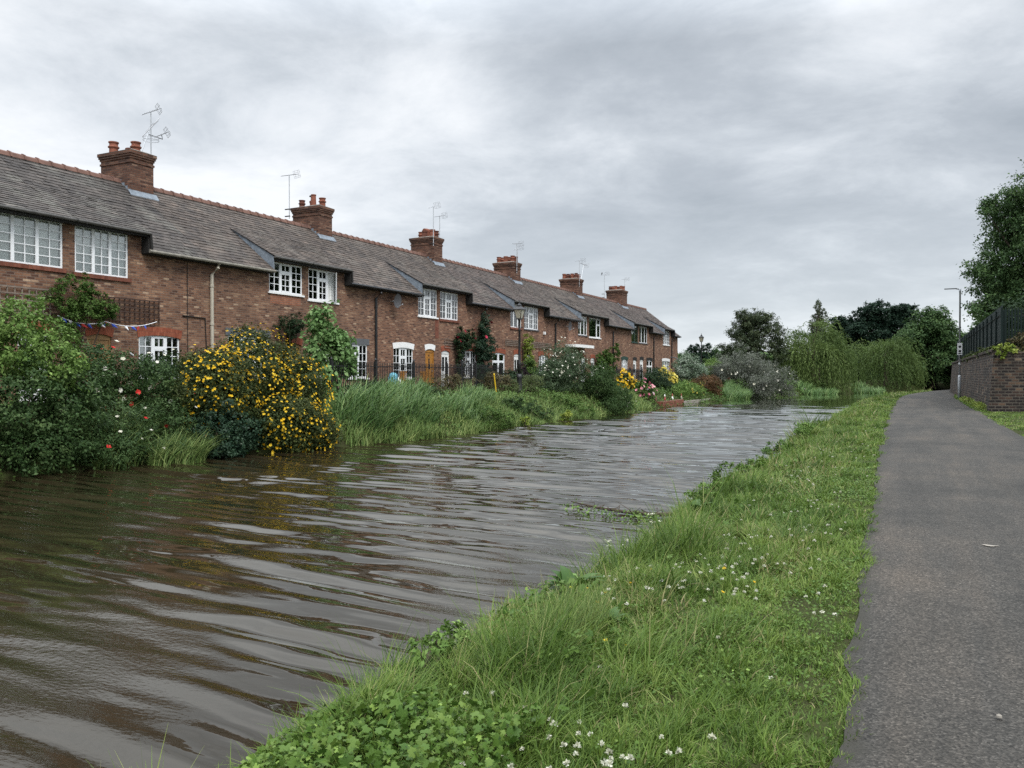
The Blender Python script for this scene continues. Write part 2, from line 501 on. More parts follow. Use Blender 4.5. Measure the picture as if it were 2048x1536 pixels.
def XL(y):
    return np.interp(y, _LY, _LX) + 0.35 * (vnoise(np.asarray(y) * 0.6, 3.3, 5) - 0.5)


def XR(y):
    y = np.asarray(y, float)
    o = -0.11 * np.clip((4.8 - y) / 1.2, 0, 1) + np.where(y > 55, np.minimum(y - 55, 75) ** 2 / 380 + np.maximum(y - 130, 0) * 0.395, 0)
    o = o - np.interp(y, [10, 40, 60], [0, .5, .65])
    return -2.84 + o + 0.45 * (vnoise(y * 0.55, 8.1, 6) - 0.5) + 0.2 * (vnoise(y * 1.9, 1.1, 9) - 0.5)


def poff(y):
    y = np.asarray(y, float)
    return np.where(y > 60, np.minimum(y - 60, 70) ** 2 / 380 + np.maximum(y - 130, 0) * 0.37, 0)


def gz(x, y):
    x = np.asarray(x, float); y = np.asarray(y, float)
    dl = XL(y) - x; dr = x - XR(y)
    zl = np.interp(dl, [-3, -1.5, -0.6, 0, 0.5, 1.2, 2.2, 5], [-1, -1, -0.5, -0.03, 0.35, 0.8, 1.15, 1.35])
    zr = np.interp(dr, [-3, -1.5, -0.6, 0, 0.25, 0.6, 1.2, 2.0], [-1, -1, -0.5, -0.03, 0.22, 0.36, 0.45, 0.5])
    lump = 0.06 * (vnoise(x * 2.2, y * 2.2, 11) - 0.5) * np.clip(dr * 2, 0, 1) * np.clip(-0.35 + poff(y) - x, 0, 0.4) / 0.4
    return np.where(x < (XL(y) + XR(y)) / 2, zl, zr + np.where(dr > 0, lump, 0))


def ground_mat():
    m, nt, b = newmat('bank_earth')
    L = nt.links.new
    tc = N(nt, 'ShaderNodeTexCoord')
    n = N(nt, 'ShaderNodeTexNoise', ins={'Scale': 2.2, 'Detail': 7.0, 'Roughness': 0.7}); L(tc.outputs['Object'], n.inputs['Vector'])
    r = ramp(nt, [(0.3, (0.026, 0.022, 0.013)), (0.5, (0.036, 0.042, 0.016)), (0.75, (0.05, 0.075, 0.022))]); L(n.outputs[0], r.inputs[0])
    L(r.outputs[0], b.inputs['Base Color']); b.inputs['Roughness'].default_value = 1.0
    b.inputs['Specular IOR Level'].default_value = 0.05
    return m


def build_ground():
    ys = np.concatenate([[-600, -200, -60, -25, -10], np.arange(-4, 12, 0.25), np.arange(12, 40, 0.6), np.arange(40, 150, 1.5), [160, 180, 220, 300, 450, 700, 1100]])
    dl = np.array([-900, -400, -150, -60, -30, -14, -8, -5, -3.2, -2.2, -1.7, -1.2, -0.8, -0.5, -0.25, 0, 0.3, 0.6, 1.5])
    dr = np.array([-1.5, -0.6, -0.3, 0, 0.12, 0.25, 0.4, 0.6, 0.8, 1.0, 1.2, 1.5, 1.8, 2.1, 2.4, 2.7, 3.0, 4.2, 5.4, 5.9, 6.5, 8, 10, 14, 22, 40, 90, 250, 700, 1200])
    V = []
    for y in ys:
        yy = min(y, 200)
        xl, xr = float(XL(yy)), float(XR(yy))
        X = np.concatenate([xl + dl, xr + dr])
        if y > 200:
            X = X + (y - 200) * 0.5
        Z = gz(X if y <= 200 else X - (y - 200) * 0.5, np.full_like(X, yy))
        V.append(np.stack([X, np.full_like(X, y), Z], 1))
    V = np.array(V); ny, nx = V.shape[:2]
    i = np.arange(ny - 1)[:, None] * nx + np.arange(nx - 1)[None]
    F = np.stack([i, i + 1, i + nx + 1, i + nx], -1).reshape(-1, 4)
    o = np_mesh('ground', V.reshape(-1, 3), F, None, ground_mat(), smooth=True)
    tag(o, kind='structure')


build_ground()


def water_mat():
    m, nt, b = newmat('canal_water')
    L = nt.links.new
    tc = N(nt, 'ShaderNodeTexCoord')
    n0 = N(nt, 'ShaderNodeTexNoise', ins={'Scale': 0.35, 'Detail': 2.0}); L(tc.outputs['Object'], n0.inputs['Vector'])
    r0 = ramp(nt, [(0.35, (0.016, 0.0115, 0.006)), (0.7, (0.022, 0.017, 0.009))]); L(n0.outputs[0], r0.inputs[0])
    # fine wind ripple, patchy
    mp = N(nt, 'ShaderNodeMapping'); mp.inputs['Rotation'].default_value = (0, 0, R(24)); mp.inputs['Scale'].default_value = (1.0, 2.6, 1)
    L(tc.outputs['Object'], mp.inputs[0])
    n1 = N(nt, 'ShaderNodeTexNoise', ins={'Scale': 13.0, 'Detail': 3.0, 'Roughness': 0.55}); L(mp.outputs[0], n1.inputs['Vector'])
    n2 = N(nt, 'ShaderNodeTexNoise', ins={'Scale': 0.42, 'Detail': 2.5, 'Roughness': 0.5}); L(tc.outputs['Object'], n2.inputs['Vector'])
    r2 = ramp(nt, [(0.47, 0.03), (0.64, 1.0)]); L(n2.outputs[0], r2.inputs[0])
    mp3 = N(nt, 'ShaderNodeMapping'); mp3.inputs['Scale'].default_value = (0.8, 4.5, 1); L(tc.outputs['Object'], mp3.inputs[0])
    n3 = N(nt, 'ShaderNodeTexNoise', ins={'Scale': 1.5, 'Detail': 2.0, 'Roughness': 0.5}); L(mp3.outputs[0], n3.inputs['Vector'])
    h1 = mathn(nt, 'MULTIPLY', n1.outputs[0], r2.outputs[0]); h1 = mathn(nt, 'MULTIPLY', h1, 0.006)
    # the gust that ruffles the near reach dies out further along the canal
    sy = N(nt, 'ShaderNodeSeparateXYZ'); L(tc.outputs['Object'], sy.inputs[0])
    gm = N(nt, 'ShaderNodeMapRange', ins={'From Min': 5.0, 'From Max': 17.0, 'To Min': 1.0, 'To Max': 0.06}); L(sy.outputs[1], gm.inputs[0])
    h1 = mathn(nt, 'MULTIPLY', h1, gm.outputs[0])
    h3 = mathn(nt, 'MULTIPLY', n3.outputs[0], 0.0025)
    h = mathn(nt, 'ADD', h1, h3)
    bp = N(nt, 'ShaderNodeBump', ins={'Strength': 1.0, 'Distance': 1.0}); L(h, bp.inputs['Height'])
    nt.nodes.remove(b)
    df = N(nt, 'ShaderNodeBsdfDiffuse'); L(r0.outputs[0], df.inputs[0])
    gl = N(nt, 'ShaderNodeBsdfGlossy'); gl.inputs['Roughness'].default_value = 0.012; gl.inputs[0].default_value = (0.98, 0.985, 0.96, 1)
    fr = N(nt, 'ShaderNodeFresnel'); fr.inputs[0].default_value = 1.333
    for nd in (gl, fr):
        L(bp.outputs[0], nd.inputs['Normal'])
    f = mathn(nt, 'ADD', mathn(nt, 'MULTIPLY', fr.outputs[0], 0.9), 1.05)
    f = mathn(nt, 'MULTIPLY', f, fr.outputs[0], True)
    mx = N(nt, 'ShaderNodeMixShader'); L(f, mx.inputs[0]); L(df.outputs[0], mx.inputs[1]); L(gl.outputs[0], mx.inputs[2])
    L(mx.outputs[0], nt.nodes['Material Output'].inputs[0])
    return m


def build_water():
    ys = [-80, -50, -30, -18, -10, -6]
    y = -3.0
    while y < 150:
        ys.append(y)
        y += max(0.04, min(0.6, 0.0034 * max(y, 0)))
    ys += [170, 200]
    ys = np.array(ys)
    U = np.linspace(0, 1, 190)
    xl, xr = XL(ys) - 0.7, XR(ys) + 0.7
    X = xl[:, None] + (xr - xl)[:, None] * U[None]
    Y = np.repeat(ys[:, None], len(U), 1)
    rg = np.random.default_rng(4)
    Z = np.zeros_like(X)
    damp = np.interp(Y, [0, 6, 12, 20, 45, 90, 150], [.85, 1.0, 1.35, 1.65, 1.6, 1.0, .5]) * np.clip((Y + 6) / 4, 0, 1)
    for lam, slope, spread, har in [(1.2, .010, .10, .2), (0.90, .030, .06, .5), (0.80, .036, .05, .5), (0.66, .038, .06, .5), (0.55, .046, .07, .5), (0.46, .050, .08, .45),
                                    (0.38, .048, .10, .4), (0.31, .044, .12, .3), (0.25, .034, .18, .2), (0.19, .022, .35, 0)]:
        for k in range(2):
            a = rg.normal(0.10, spread)
            ph = rg.random() * 6.28
            env = np.clip(-0.3 + 2.2 * vnoise(X / (lam * 9) + k * 17, Y / (lam * 4.0) + lam * 31, 20 + k), 0.05, 2)
            w = 1.1 * (vnoise(X * 0.25, Y * 0.4, 40 + k) - 0.5) + .22 * (vnoise(X * 1.4, Y * .8, 44 + k) - .5)
            samp = np.clip(lam / (np.maximum(0.04, 0.0034 * Y) * 3.0) - .4, 0, 1)
            q = 6.28 / lam * (X * math.sin(a) + Y * math.cos(a)) + ph + 4 * w
            Z += samp * env * (slope * lam / 6.28) * (np.sin(q) + har * .5 * np.sin(2 * q + .6) + har * .2 * np.sin(3 * q + 1.2))
    Z *= damp * 1.0
    V = np.stack([X, Y, Z], -1); ny, nx = X.shape
    i = np.arange(ny - 1)[:, None] * nx + np.arange(nx - 1)[None]
    F = np.stack([i, i + 1, i + nx + 1, i + nx], -1).reshape(-1, 4)
    tag(np_mesh('canal_water', V.reshape(-1, 3), F, None, water_mat(), smooth=True), kind='structure')


build_water()


def asphalt_mat():
    m, nt, b = newmat('worn_asphalt')
    L = nt.links.new
    tc = N(nt, 'ShaderNodeTexCoord')
    v = N(nt, 'ShaderNodeTexVoronoi', ins={'Scale': 95.0}); L(tc.outputs['Object'], v.inputs['Vector'])
    r = ramp(nt, [(0.0, (0.015, 0.0142, 0.0125)), (0.4, (0.035, 0.033, 0.029)), (0.75, (0.060, 0.0555, 0.049)), (0.95, (0.105, 0.098, 0.087)), (1.0, (0.24, 0.225, 0.20))])
    L(v.outputs['Color'], r.inputs[0])
    n = N(nt, 'ShaderNodeTexNoise', ins={'Scale': 0.7, 'Detail': 6.0, 'Roughness': 0.65}); L(tc.outputs['Object'], n.inputs['Vector'])
    r1 = ramp(nt, [(0.3, (0.66, 0.67, 0.66)), (0.5, (1, 0.985, 0.97)), (0.7, (1.30, 1.22, 1.15))]); L(n.outputs[0], r1.inputs[0])
    c = mixc(nt, 1.0, r.outputs[0], r1.outputs[0], 'MULTIPLY')
    n4 = N(nt, 'ShaderNodeTexNoise', ins={'Scale': 25.0, 'Detail': 5.0, 'Roughness': 0.7}); L(tc.outputs['Object'], n4.inputs['Vector'])
    r4 = ramp(nt, [(0.3, 0.75), (0.7, 1.25)]); L(n4.outputs[0], r4.inputs[0])
    c = mixc(nt, 1.0, c, r4.outputs[0], 'MULTIPLY')
    # worn wheel lines running along the path and damp blotches
    mw = N(nt, 'ShaderNodeMapping'); mw.inputs['Scale'].default_value = (1.6, 0.16, 1); L(tc.outputs['Object'], mw.inputs[0])
    nw = N(nt, 'ShaderNodeTexNoise', ins={'Scale': 1.3, 'Detail': 5.0, 'Roughness': 0.6}); L(mw.outputs[0], nw.inputs['Vector'])
    rw = ramp(nt, [(0.35, (0.78, 0.79, 0.80)), (0.5, (1, 1, 1)), (0.66, (1.24, 1.18, 1.13))]); L(nw.outputs[0], rw.inputs[0])
    c = mixc(nt, 1.0, c, rw.outputs[0], 'MULTIPLY')
    # damp mossy dirt along both edges, held in the sheet's own edge attribute
    at = N(nt, 'ShaderNodeAttribute', attribute_name='tint')
    n2 = N(nt, 'ShaderNodeTexNoise', ins={'Scale': 3.0, 'Detail': 5.0}); L(tc.outputs['Object'], n2.inputs['Vector'])
    e = mathn(nt, 'ADD', at.outputs['Fac'], n2.outputs[0]); e = mathn(nt, 'SUBTRACT', e, 0.78)
    e = mathn(nt, 'MULTIPLY', e, 2.6, True)
    c = mixc(nt, e, c, (0.035, 0.033, 0.026))
    L(c, b.inputs['Base Color'])
    b.inputs['Roughness'].default_value = 0.85
    b.inputs['Specular IOR Level'].default_value = 0.3
    bp = N(nt, 'ShaderNodeBump', ins={'Strength': 0.8, 'Distance': 0.008})
    h = mathn(nt, 'ADD', v.outputs['Distance'], n4.outputs[0])
    L(h, bp.inputs['Height']); L(bp.outputs[0], b.inputs['Normal'])
    return m


PATH_L, PATH_R = -0.30, 2.5


def path_left(y):
    return PATH_L + poff(y) + 0.13 * (vnoise(np.asarray(y) * 1.6, 5.5, 31) - 0.5) + 0.06 * (vnoise(np.asarray(y) * 5.5, 7.5, 35) - 0.5) - np.interp(np.asarray(y), [4, 11.6, 28, 45, 70], [0, .2, .55, .68, .7])


def build_path():
    ys = np.concatenate([[-60, -20, -6], np.arange(-2, 20, 0.2), np.arange(20, 170, 1.0), [200]])
    U = np.array([0, 0.012, 0.035, 0.07, 0.12, 0.2, 0.35, 0.5, 0.65, 0.8, 0.88, 0.93, 0.965, 0.988, 1])
    l = path_left(ys); r = PATH_R + poff(ys) + 0.12 * (vnoise(ys * 0.8, 2.5, 33) - 0.5)
    X = l[:, None] + (r - l)[:, None] * U[None]
    Y = np.repeat(ys[:, None], len(U), 1)
    Z = 0.515 + 0.03 * (1 - (2 * U[None] - 1) ** 2) + 0 * X
    E = np.repeat(np.interp(np.minimum(U, 1 - U), [0, 0.012, 0.035, 0.12], [1, 0.6, 0.25, 0.0])[None], len(ys), 0)
    V = np.stack([X, Y, Z], -1); ny, nx = X.shape
    i = np.arange(ny - 1)[:, None] * nx + np.arange(nx - 1)[None]
    F = np.stack([i, i + 1, i + nx + 1, i + nx], -1).reshape(-1, 4)
    tag(np_mesh('towpath', V.reshape(-1, 3), F, E.ravel(), asphalt_mat(), smooth=True), kind='structure')


build_path()

# ------------------------------------------------------------------ cottages
XW = -21.6
GH = 1.3                      # ground at the doors
X_EAVE, Z_EAVE = -21.28, 5.98
X_RIDGE, Z_RIDGE = -25.0, 8.86
KS = (Z_RIDGE - Z_EAVE) / (X_EAVE - X_RIDGE)
X_DJ = -23.55                 # where the dormer slope leaves the main slope
Z_DE = 6.52


def roof_z(x):
    return Z_EAVE + (X_EAVE - x) * KS


def slates(mb, x0, z0, x1, z1, ya, yb, seed):
    rg = random.Random(seed)
    L = math.hypot(x1 - x0, z1 - z0)
    n = max(2, round(L / 0.205))
    nx, nz = (z1 - z0) / L, (x0 - x1) / L
    for i in range(n):
        f0, f1 = i / n, min(1.0, (i + 1.08) / n)
        ax, az = x0 + (x1 - x0) * f0, z0 + (z1 - z0) * f0
        bx, bz = x0 + (x1 - x0) * f1, z0 + (z1 - z0) * f1
        y = ya - (0.14 if i % 2 else 0.0)
        rowt = rg.gauss(0, 0.07)
        while y < yb - 1e-6:
            y2 = min(y + 0.28, yb); y1 = max(y, ya)
            if y2 - y1 > 0.01:
                t = 0.02 + abs(rg.gauss(0, 0.006)); s = rg.gauss(0, 0.004); tint = min(1, max(0, rg.gauss(0.42, 0.14) + rowt))
                d = rg.gauss(0, 0.006)
                p0 = (ax + nx * (t + s) - d * (x1 - x0) / L, y1, az + nz * (t + s) - d * (z1 - z0) / L)
                p1 = (ax + nx * (t - s) - d * (x1 - x0) / L, y2 - 0.006, az + nz * (t - s) - d * (z1 - z0) / L)
                p2 = (bx + nx * 0.006, y2 - 0.006, bz + nz * 0.006); p3 = (bx + nx * 0.006, y1, bz + nz * 0.006)
                q0 = (p0[0] - nx * 0.03, p0[1], p0[2] - nz * 0.03); q1 = (p1[0] - nx * 0.03, p1[1], p1[2] - nz * 0.03)
                mb.quad(p0, p1, p2, p3, tint)
                mb.quad(q0, q1, p1, p0, tint)
            y += 0.28
    # underlay closing gaps
    mb.quad((x0, ya, z0 - 0.02), (x0, yb, z0 - 0.02), (x1, yb, z1 - 0.02), (x1, ya, z1 - 0.02), 0.0)


def front(mb, x, y0, y1, z0, z1, ops, dep=0.11):
    ops = [o for o in ops if o[1] > y0 + 1e-4 and o[0] < y1 - 1e-4 and o[3] > z0 and o[2] < z1]
    ys = sorted({y0, y1, *[v for o in ops for v in o[:2]]}); zs = sorted({z0, z1, *[v for o in ops for v in o[2:4]]})
    for a, b in zip(ys, ys[1:]):
        for c, d in zip(zs, zs[1:]):
            m, k = (a + b) / 2, (c + d) / 2
            if not any(o[0] < m < o[1] and o[2] < k < o[3] for o in ops):
                mb.quad((x, a, c), (x, b, c), (x, b, d), (x, a, d))
    for a, b, c, d in [o[:4] for o in ops]:
        mb.quad((x, a, c), (x, a, d), (x - dep, a, d), (x - dep, a, c))
        mb.quad((x, b, d), (x, b, c), (x - dep, b, c), (x - dep, b, d))
        mb.quad((x, a, d), (x, b, d), (x - dep, b, d), (x - dep, a, d))
        mb.quad((x, b, c), (x, a, c), (x - dep, a, c), (x - dep, b, c))


def window(root, base, y0, y1, z0, z1, lights, mat=None, curtain='some', sill='white', open_last=False, x=XW, bar=0.024):
    mat = mat or M_UPVC
    fx0, fx1 = x - 0.085, x - 0.03
    mb = MB(base); gl = MB(base); fr = 0.055
    mb.box(fx0, fx1, y0 + .002, y1 - .002, z0 + .002, z0 + fr); mb.box(fx0, fx1, y0 + .002, y1 - .002, z1 - fr, z1 - .002)
    mb.box(fx0, fx1, y0 + .002, y0 + fr, z0 + fr, z1 - fr); mb.box(fx0, fx1, y1 - fr, y1 - .002, z0 + fr, z1 - fr)
    ya, yb, za, zb = y0 + fr, y1 - fr, z0 + fr, z1 - fr
    tot = sum(l[0] for l in lights)
    W = yb - ya
    y = ya
    for i, (w, c, r, fan) in enumerate(lights):
        e = y + W * w / tot
        if i < len(lights) - 1:
            mb.box(fx0 + .001, fx1 + .004, e - 0.045, e + 0.045, za, zb)
        p, q = y + (0.045 if i else 0), e - (0.045 if i < len(lights) - 1 else 0)
        if open_last and i == len(lights) - 1:
            # casement swung outwards on its far stile
            an = R(38)
            ln = q - p

            def P(s, dx, z):
                return (fx1 + 0.02 + math.sin(an) * (ln - s) + dx, q - math.cos(an) * (ln - s), z)
            cs = MB(base)
            for s0, s1, a, b_ in [(0, .05, za, zb), (ln - .05, ln, za, zb), (.05, ln - .05, za, za + .05), (.05, ln - .05, zb - .05, zb)] + \
                    [(ln / 2 - .012, ln / 2 + .012, za + .05, zb - .05)] + [(.05, ln - .05, za + (zb - za) * k / r - .011, za + (zb - za) * k / r + .011) for k in range(1, r)]:
                cs.add([P(s0, 0, a), P(s1, 0, a), P(s1, 0, b_), P(s0, 0, b_), P(s0, .035, a), P(s1, .035, a), P(s1, .035, b_), P(s0, .035, b_)],
                       [(0, 3, 2, 1), (4, 5, 6, 7), (0, 1, 5, 4), (1, 2, 6, 5), (2, 3, 7, 6), (3, 0, 4, 7)])
            co = cs.build('casement', mat, root)
            co['label'] = 'casement standing ajar'
            g2 = MB(base); g2.quad(P(.05, .016, za + .05), P(ln - .05, .016, za + .05), P(ln - .05, .016, zb - .05), P(.05, .016, zb - .05))
            g2.build('pane', M_GLASS, co)
            y = e
            continue
        zt = zb
        if fan:
            zt = zb - (zb - za) * fan
            mb.box(fx0 + .002, fx1 + .008, p, q, zt - 0.035, zt + 0.035)
            for k in range(1, c):
                yy = p + (q - p) * k / c
                mb.box(fx0 + .01, fx1 - .005, yy - bar / 2, yy + bar / 2, zt + .035, zb)
            # sash frames
            for (a, b_) in ((za, zt - .035), (zt + .035, zb)):
                s = 0.035
                mb.box(fx0 + .003, fx1 + .006, p, p + s, a, b_); mb.box(fx0 + .003, fx1 + .006, q - s, q, a, b_)
                mb.box(fx0 + .003, fx1 + .006, p + s, q - s, a, a + s); mb.box(fx0 + .003, fx1 + .006, p + s, q - s, b_ - s, b_)
            zt -= 0.035
        for k in range(1, c):
            yy = p + (q - p) * k / c
            mb.box(fx0 + .01, fx1 - .005, yy - bar / 2, yy + bar / 2, za, zt)
        for k in range(1, r):
            zz = za + (zt - za) * k / r
            mb.box(fx0 + .012, fx1 - .007, p, q, zz - bar / 2, zz + bar / 2)
        gl.box(fx0 + .025, fx0 + .031, p, q, za, zb)
        y = e
    wo = mb.build('window', mat, root)
    gl.build('pane', M_GLASS, wo)
    if sill:
        sm = {'white': M_WHITE, 'brick': M_REDBRICK, 'grey': M_SLATEP, 'green': M_GREENP}[sill]
        if sill == 'deep':
            sm = M_WHITE
        h = 0.07 if sill != 'brick' else 0.12
        MB(base).box(x - 0.02, x + 0.055, y0 - 0.07, y1 + 0.07, z0 - h, z0 - 0.002).build('sill', sm, wo)
    if curtain:
        spans = {'full': [(0, 1)], 'blind': [(0, 1)], 'some': [(0, .26), (.34, .58), (.76, 1)], 'sides': [(0, .22), (.78, 1)], 'net': [(0, .66)], 'far': [(.3, 1)]}[curtain]
        for a, b_ in spans:
            cu = MB(base)
            n = max(3, int((b_ - a) * W / 0.05))
            xs = [x - 0.12 + (0.0 if curtain == 'blind' else 0.016 * math.sin(k * 1.9) + rnd.uniform(-.004, .004)) for k in range(n + 1)]
            zl = za - 0.05
            for k in range(n):
                u0, u1 = ya + W * (a + (b_ - a) * k / n), ya + W * (a + (b_ - a) * (k + 1) / n)
                cu.quad((xs[k], u0, zl), (xs[k + 1], u1, zl), (xs[k + 1], u1, zb + .04), (xs[k], u0, zb + .04))
            cu.build('curtain', M_BLIND if curtain == 'blind' else M_CURTAIN, wo, smooth=True)
    return wo


def arch(root, base, y0, y1, z, h, rise, mat, over=0.09, x=XW, proud=0.022, splay=0.06):
    a, b = y0 - over, y1 + over
    n = 12
    lo, hi = [], []
    for k in range(n + 1):
        t = k / n; s = 1 - (2 * t - 1) ** 2
        lo.append((a + splay + (b - a - 2 * splay) * t, z + rise * s))
        hi.append((a + (b - a) * t, z + h + rise * s * 0.85))
    return MB(base).prism_x(lo + hi[::-1], x - 0.08, x + proud).build('lintel', mat, root)


def door(root, base, y0, y1, z0, z1, style):
    x = XW
    m = {'oak': M_OAK, 'white': M_WHITE, 'pine': M_PINE, 'green': M_GREENP}[style]
    mb = MB(base)
    mb.box(x - .10, x - .03, y0 + .002, y0 + .06, z0, z1 - .002); mb.box(x - .10, x - .03, y1 - .06, y1 - .002, z0, z1 - .002)
    mb.box(x - .10, x - .03, y0 + .06, y1 - .06, z1 - .16, z1 - .002)
    mb.box(x - .09, x - .055, y0 + .06, y1 - .06, z0, z1 - .16)
    w = y1 - y0 - .12
    c = (y0 + y1) / 2
    if style == 'oak' or style == 'pine':
        for k in range(1, 5):
            yy = y0 + .06 + w * k / 5
            mb.box(x - .055, x - .05, yy - .006, yy + .006, z0 + .02, z1 - .17)
    else:
        for a, b in ((.07, .46), (.54, .93)):
            for p, q in ((.08, .45),):
                mb.box(x - .055, x - .045, y0 + .06 + w * a, y0 + .06 + w * b, z0 + (z1 - z0) * p, z0 + (z1 - z0) * q)
    d = mb.build('door', m, root)
    g = MB(base)
    if style == 'oak':
        g.box(x - .056, x - .046, c - .05, c + .05, z0 + 1.1, z0 + 1.62); g.box(x - .056, x - .046, c - .035, c + .035, z0 + 1.72, z0 + 1.8)
    elif style == 'white':
        g.box(x - .056, x - .046, c - .26, c - .05, z0 + 1.02, z0 + 1.72); g.box(x - .056, x - .046, c + .05, c + .26, z0 + 1.02, z0 + 1.72)
    else:
        g.box(x - .056, x - .046, c - .2, c + .2, z0 + 1.45, z0 + 1.7)
    g.build('pane', M_BLACK, d)
    MB(base).tube([(x - .05, y1 - .12, z0 + 1.0), (x - .0, y1 - .12, z0 + 1.0), (x - .0, y1 - .23, z0 + 1.0)], .012).build('handle', M_STEEL, d)
    return d


def pot(mb, cx, cy, z, h, r, style):
    if style == 'roll':
        pr = [(r * 1.02, z), (r * .98, z + h * .45), (r * 1.25, z + h * .5), (r * 1.3, z + h * .58), (r * 1.0, z + h * .66), (r * .95, z + h * .86), (r * 1.15, z + h * .9), (r * 1.18, z + h), (r * .8, z + h), (r * .78, z + h * .6)]
    elif style == 'tall':
        pr = [(r * .98, z), (r * .82, z + h * .9), (r * .95, z + h * .93), (r * .95, z + h), (r * .68, z + h), (r * .66, z + h * .6)]
    else:
        pr = [(r * 1.15, z), (r * 1.0, z + h * .7), (r * 1.2, z + h * .75), (r * 1.2, z + h), (r * .85, z + h), (r * .82, z + h * .6)]
    mb.lathe(cx, cy, pr, 12)


def chimney(root, base, c0, c1, top, pots, flash=True):
    x0, x1 = -25.93, -24.4
    mb = MB(base)
    tz = top - 0.42
    mb.box(x0, x1, c0, c1, 7.5, tz)
    for d, a, b in ((.028, 0, .075), (.0, .075, .16), (.03, .16, .235), (.06, .235, .31), (.085, .31, .42)):
        mb.box(x0 - d, x1 + d, c0 - d, c1 + d, tz + a + .0006, tz + b)
    ch = mb.build('chimney', M_BRICK_CH, root)
    cy = (c0 + c1) / 2
    f = MB(base)
    f.add([(x0 - .09, c0 - .09, top + .001), (x1 + .09, c0 - .09, top + .001), (x1 + .09, c1 + .09, top + .001), (x0 - .09, c1 + .09, top + .001),
           (x0 + .15, c0 + .15, top + .07), (x1 - .15, c0 + .15, top + .10), (x1 - .15, c1 - .15, top + .10), (x0 + .15, c1 - .15, top + .10)],
          [(0, 3, 2, 1), (4, 5, 6, 7), (0, 1, 5, 4), (1, 2, 6, 5), (2, 3, 7, 6), (3, 0, 4, 7)])
    f.build('flaunching', M_MORTAR, ch)
    for i, (fx, fy, h, r, st, m) in enumerate(pots):
        p = MB(base)
        pot(p, x1 - (x1 - x0) * fx, c0 + (c1 - c0) * fy, top + .06, h, r, st)
        if st == 'cowl':
            pass
        p.build('chimney_pot', m, ch, smooth=False)
    # lead flashing: front apron and stepped side
    fl = MB(base)
    za = roof_z(x1)
    fl.add([(x1 + .004, c0 - .12, za + .13), (x1 + .004, c1 + .12, za + .13), (x1 + .15, c1 + .12, za - .15 * KS + .045), (x1 + .15, c0 - .12, za - .15 * KS + .045),
            (x1 + .004, c0 - .12, za + .12), (x1 + .004, c1 + .12, za + .12), (x1 + .15, c1 + .12, za - .15 * KS + .015), (x1 + .15, c0 - .12, za - .15 * KS + .015)],
           [(0, 1, 2, 3), (7, 6, 5, 4), (0, 3, 7, 4), (3, 2, 6, 7), (2, 1, 5, 6), (1, 0, 4, 5)])
    for k in range(4):
        xa = x1 - .16 * k
        fl.box(xa - .16, xa, c0 - .012, c0 - .001, roof_z(xa) - .03, roof_z(xa) + .16 + .0)
    fl.build('flashing', M_LEAD, ch)
    return ch


def pipe(root, base, y, z1, mat, z0=GH, offs=0.0):
    mb = MB(base)
    x = XW + .06
    mb.tube([(X_EAVE + .02, y + offs, 5.88), (X_EAVE - .02, y + offs, 5.75), (x, y, 5.52), (x, y, z0)], .06, 8)
    for z in (2.4, 3.8, 5.1):
        mb.lathe(x, y, [(.074, z), (.074, z + .08)], 8)
        mb.box(XW + .001, x, y - .05, y + .05, z + .02, z + .05)
    mb.build('downpipe', mat, root)


GRID3 = [(1, 2, 5, 0), (1, 2, 5, 0), (1, 2, 5, 0)]
FAN3 = [(1, 2, 4, 0), (1.05, 2, 3, .30), (1, 2, 4, 0)]
FAN2 = [(1.25, 2, 3, .27), (0.8, 2, 4, 0)]
PL3 = [(.9, 1, 1, 0), (1.2, 1, 1, 0), (.9, 1, 1, 0)]
PL2 = [(1.7, 1, 1, 0), (.8, 1, 1, .3)]
TOP2 = [(1, 1, 1, .36), (1, 1, 1, .36)]

B = [10.0, 20.2, 30.2, 40.15, 50.5, 62.2, 73.5, 82.0]
DORM = [(12.9, 17.85), (23.4, 27.95), (33.6, 38.35), (43.7, 48.65), (54.55, 60.1), (66.8, 72.0), (76.3, 79.5)]
MID = [15.4, 25.5, 35.55, 45.45, 56.65, 68.95]


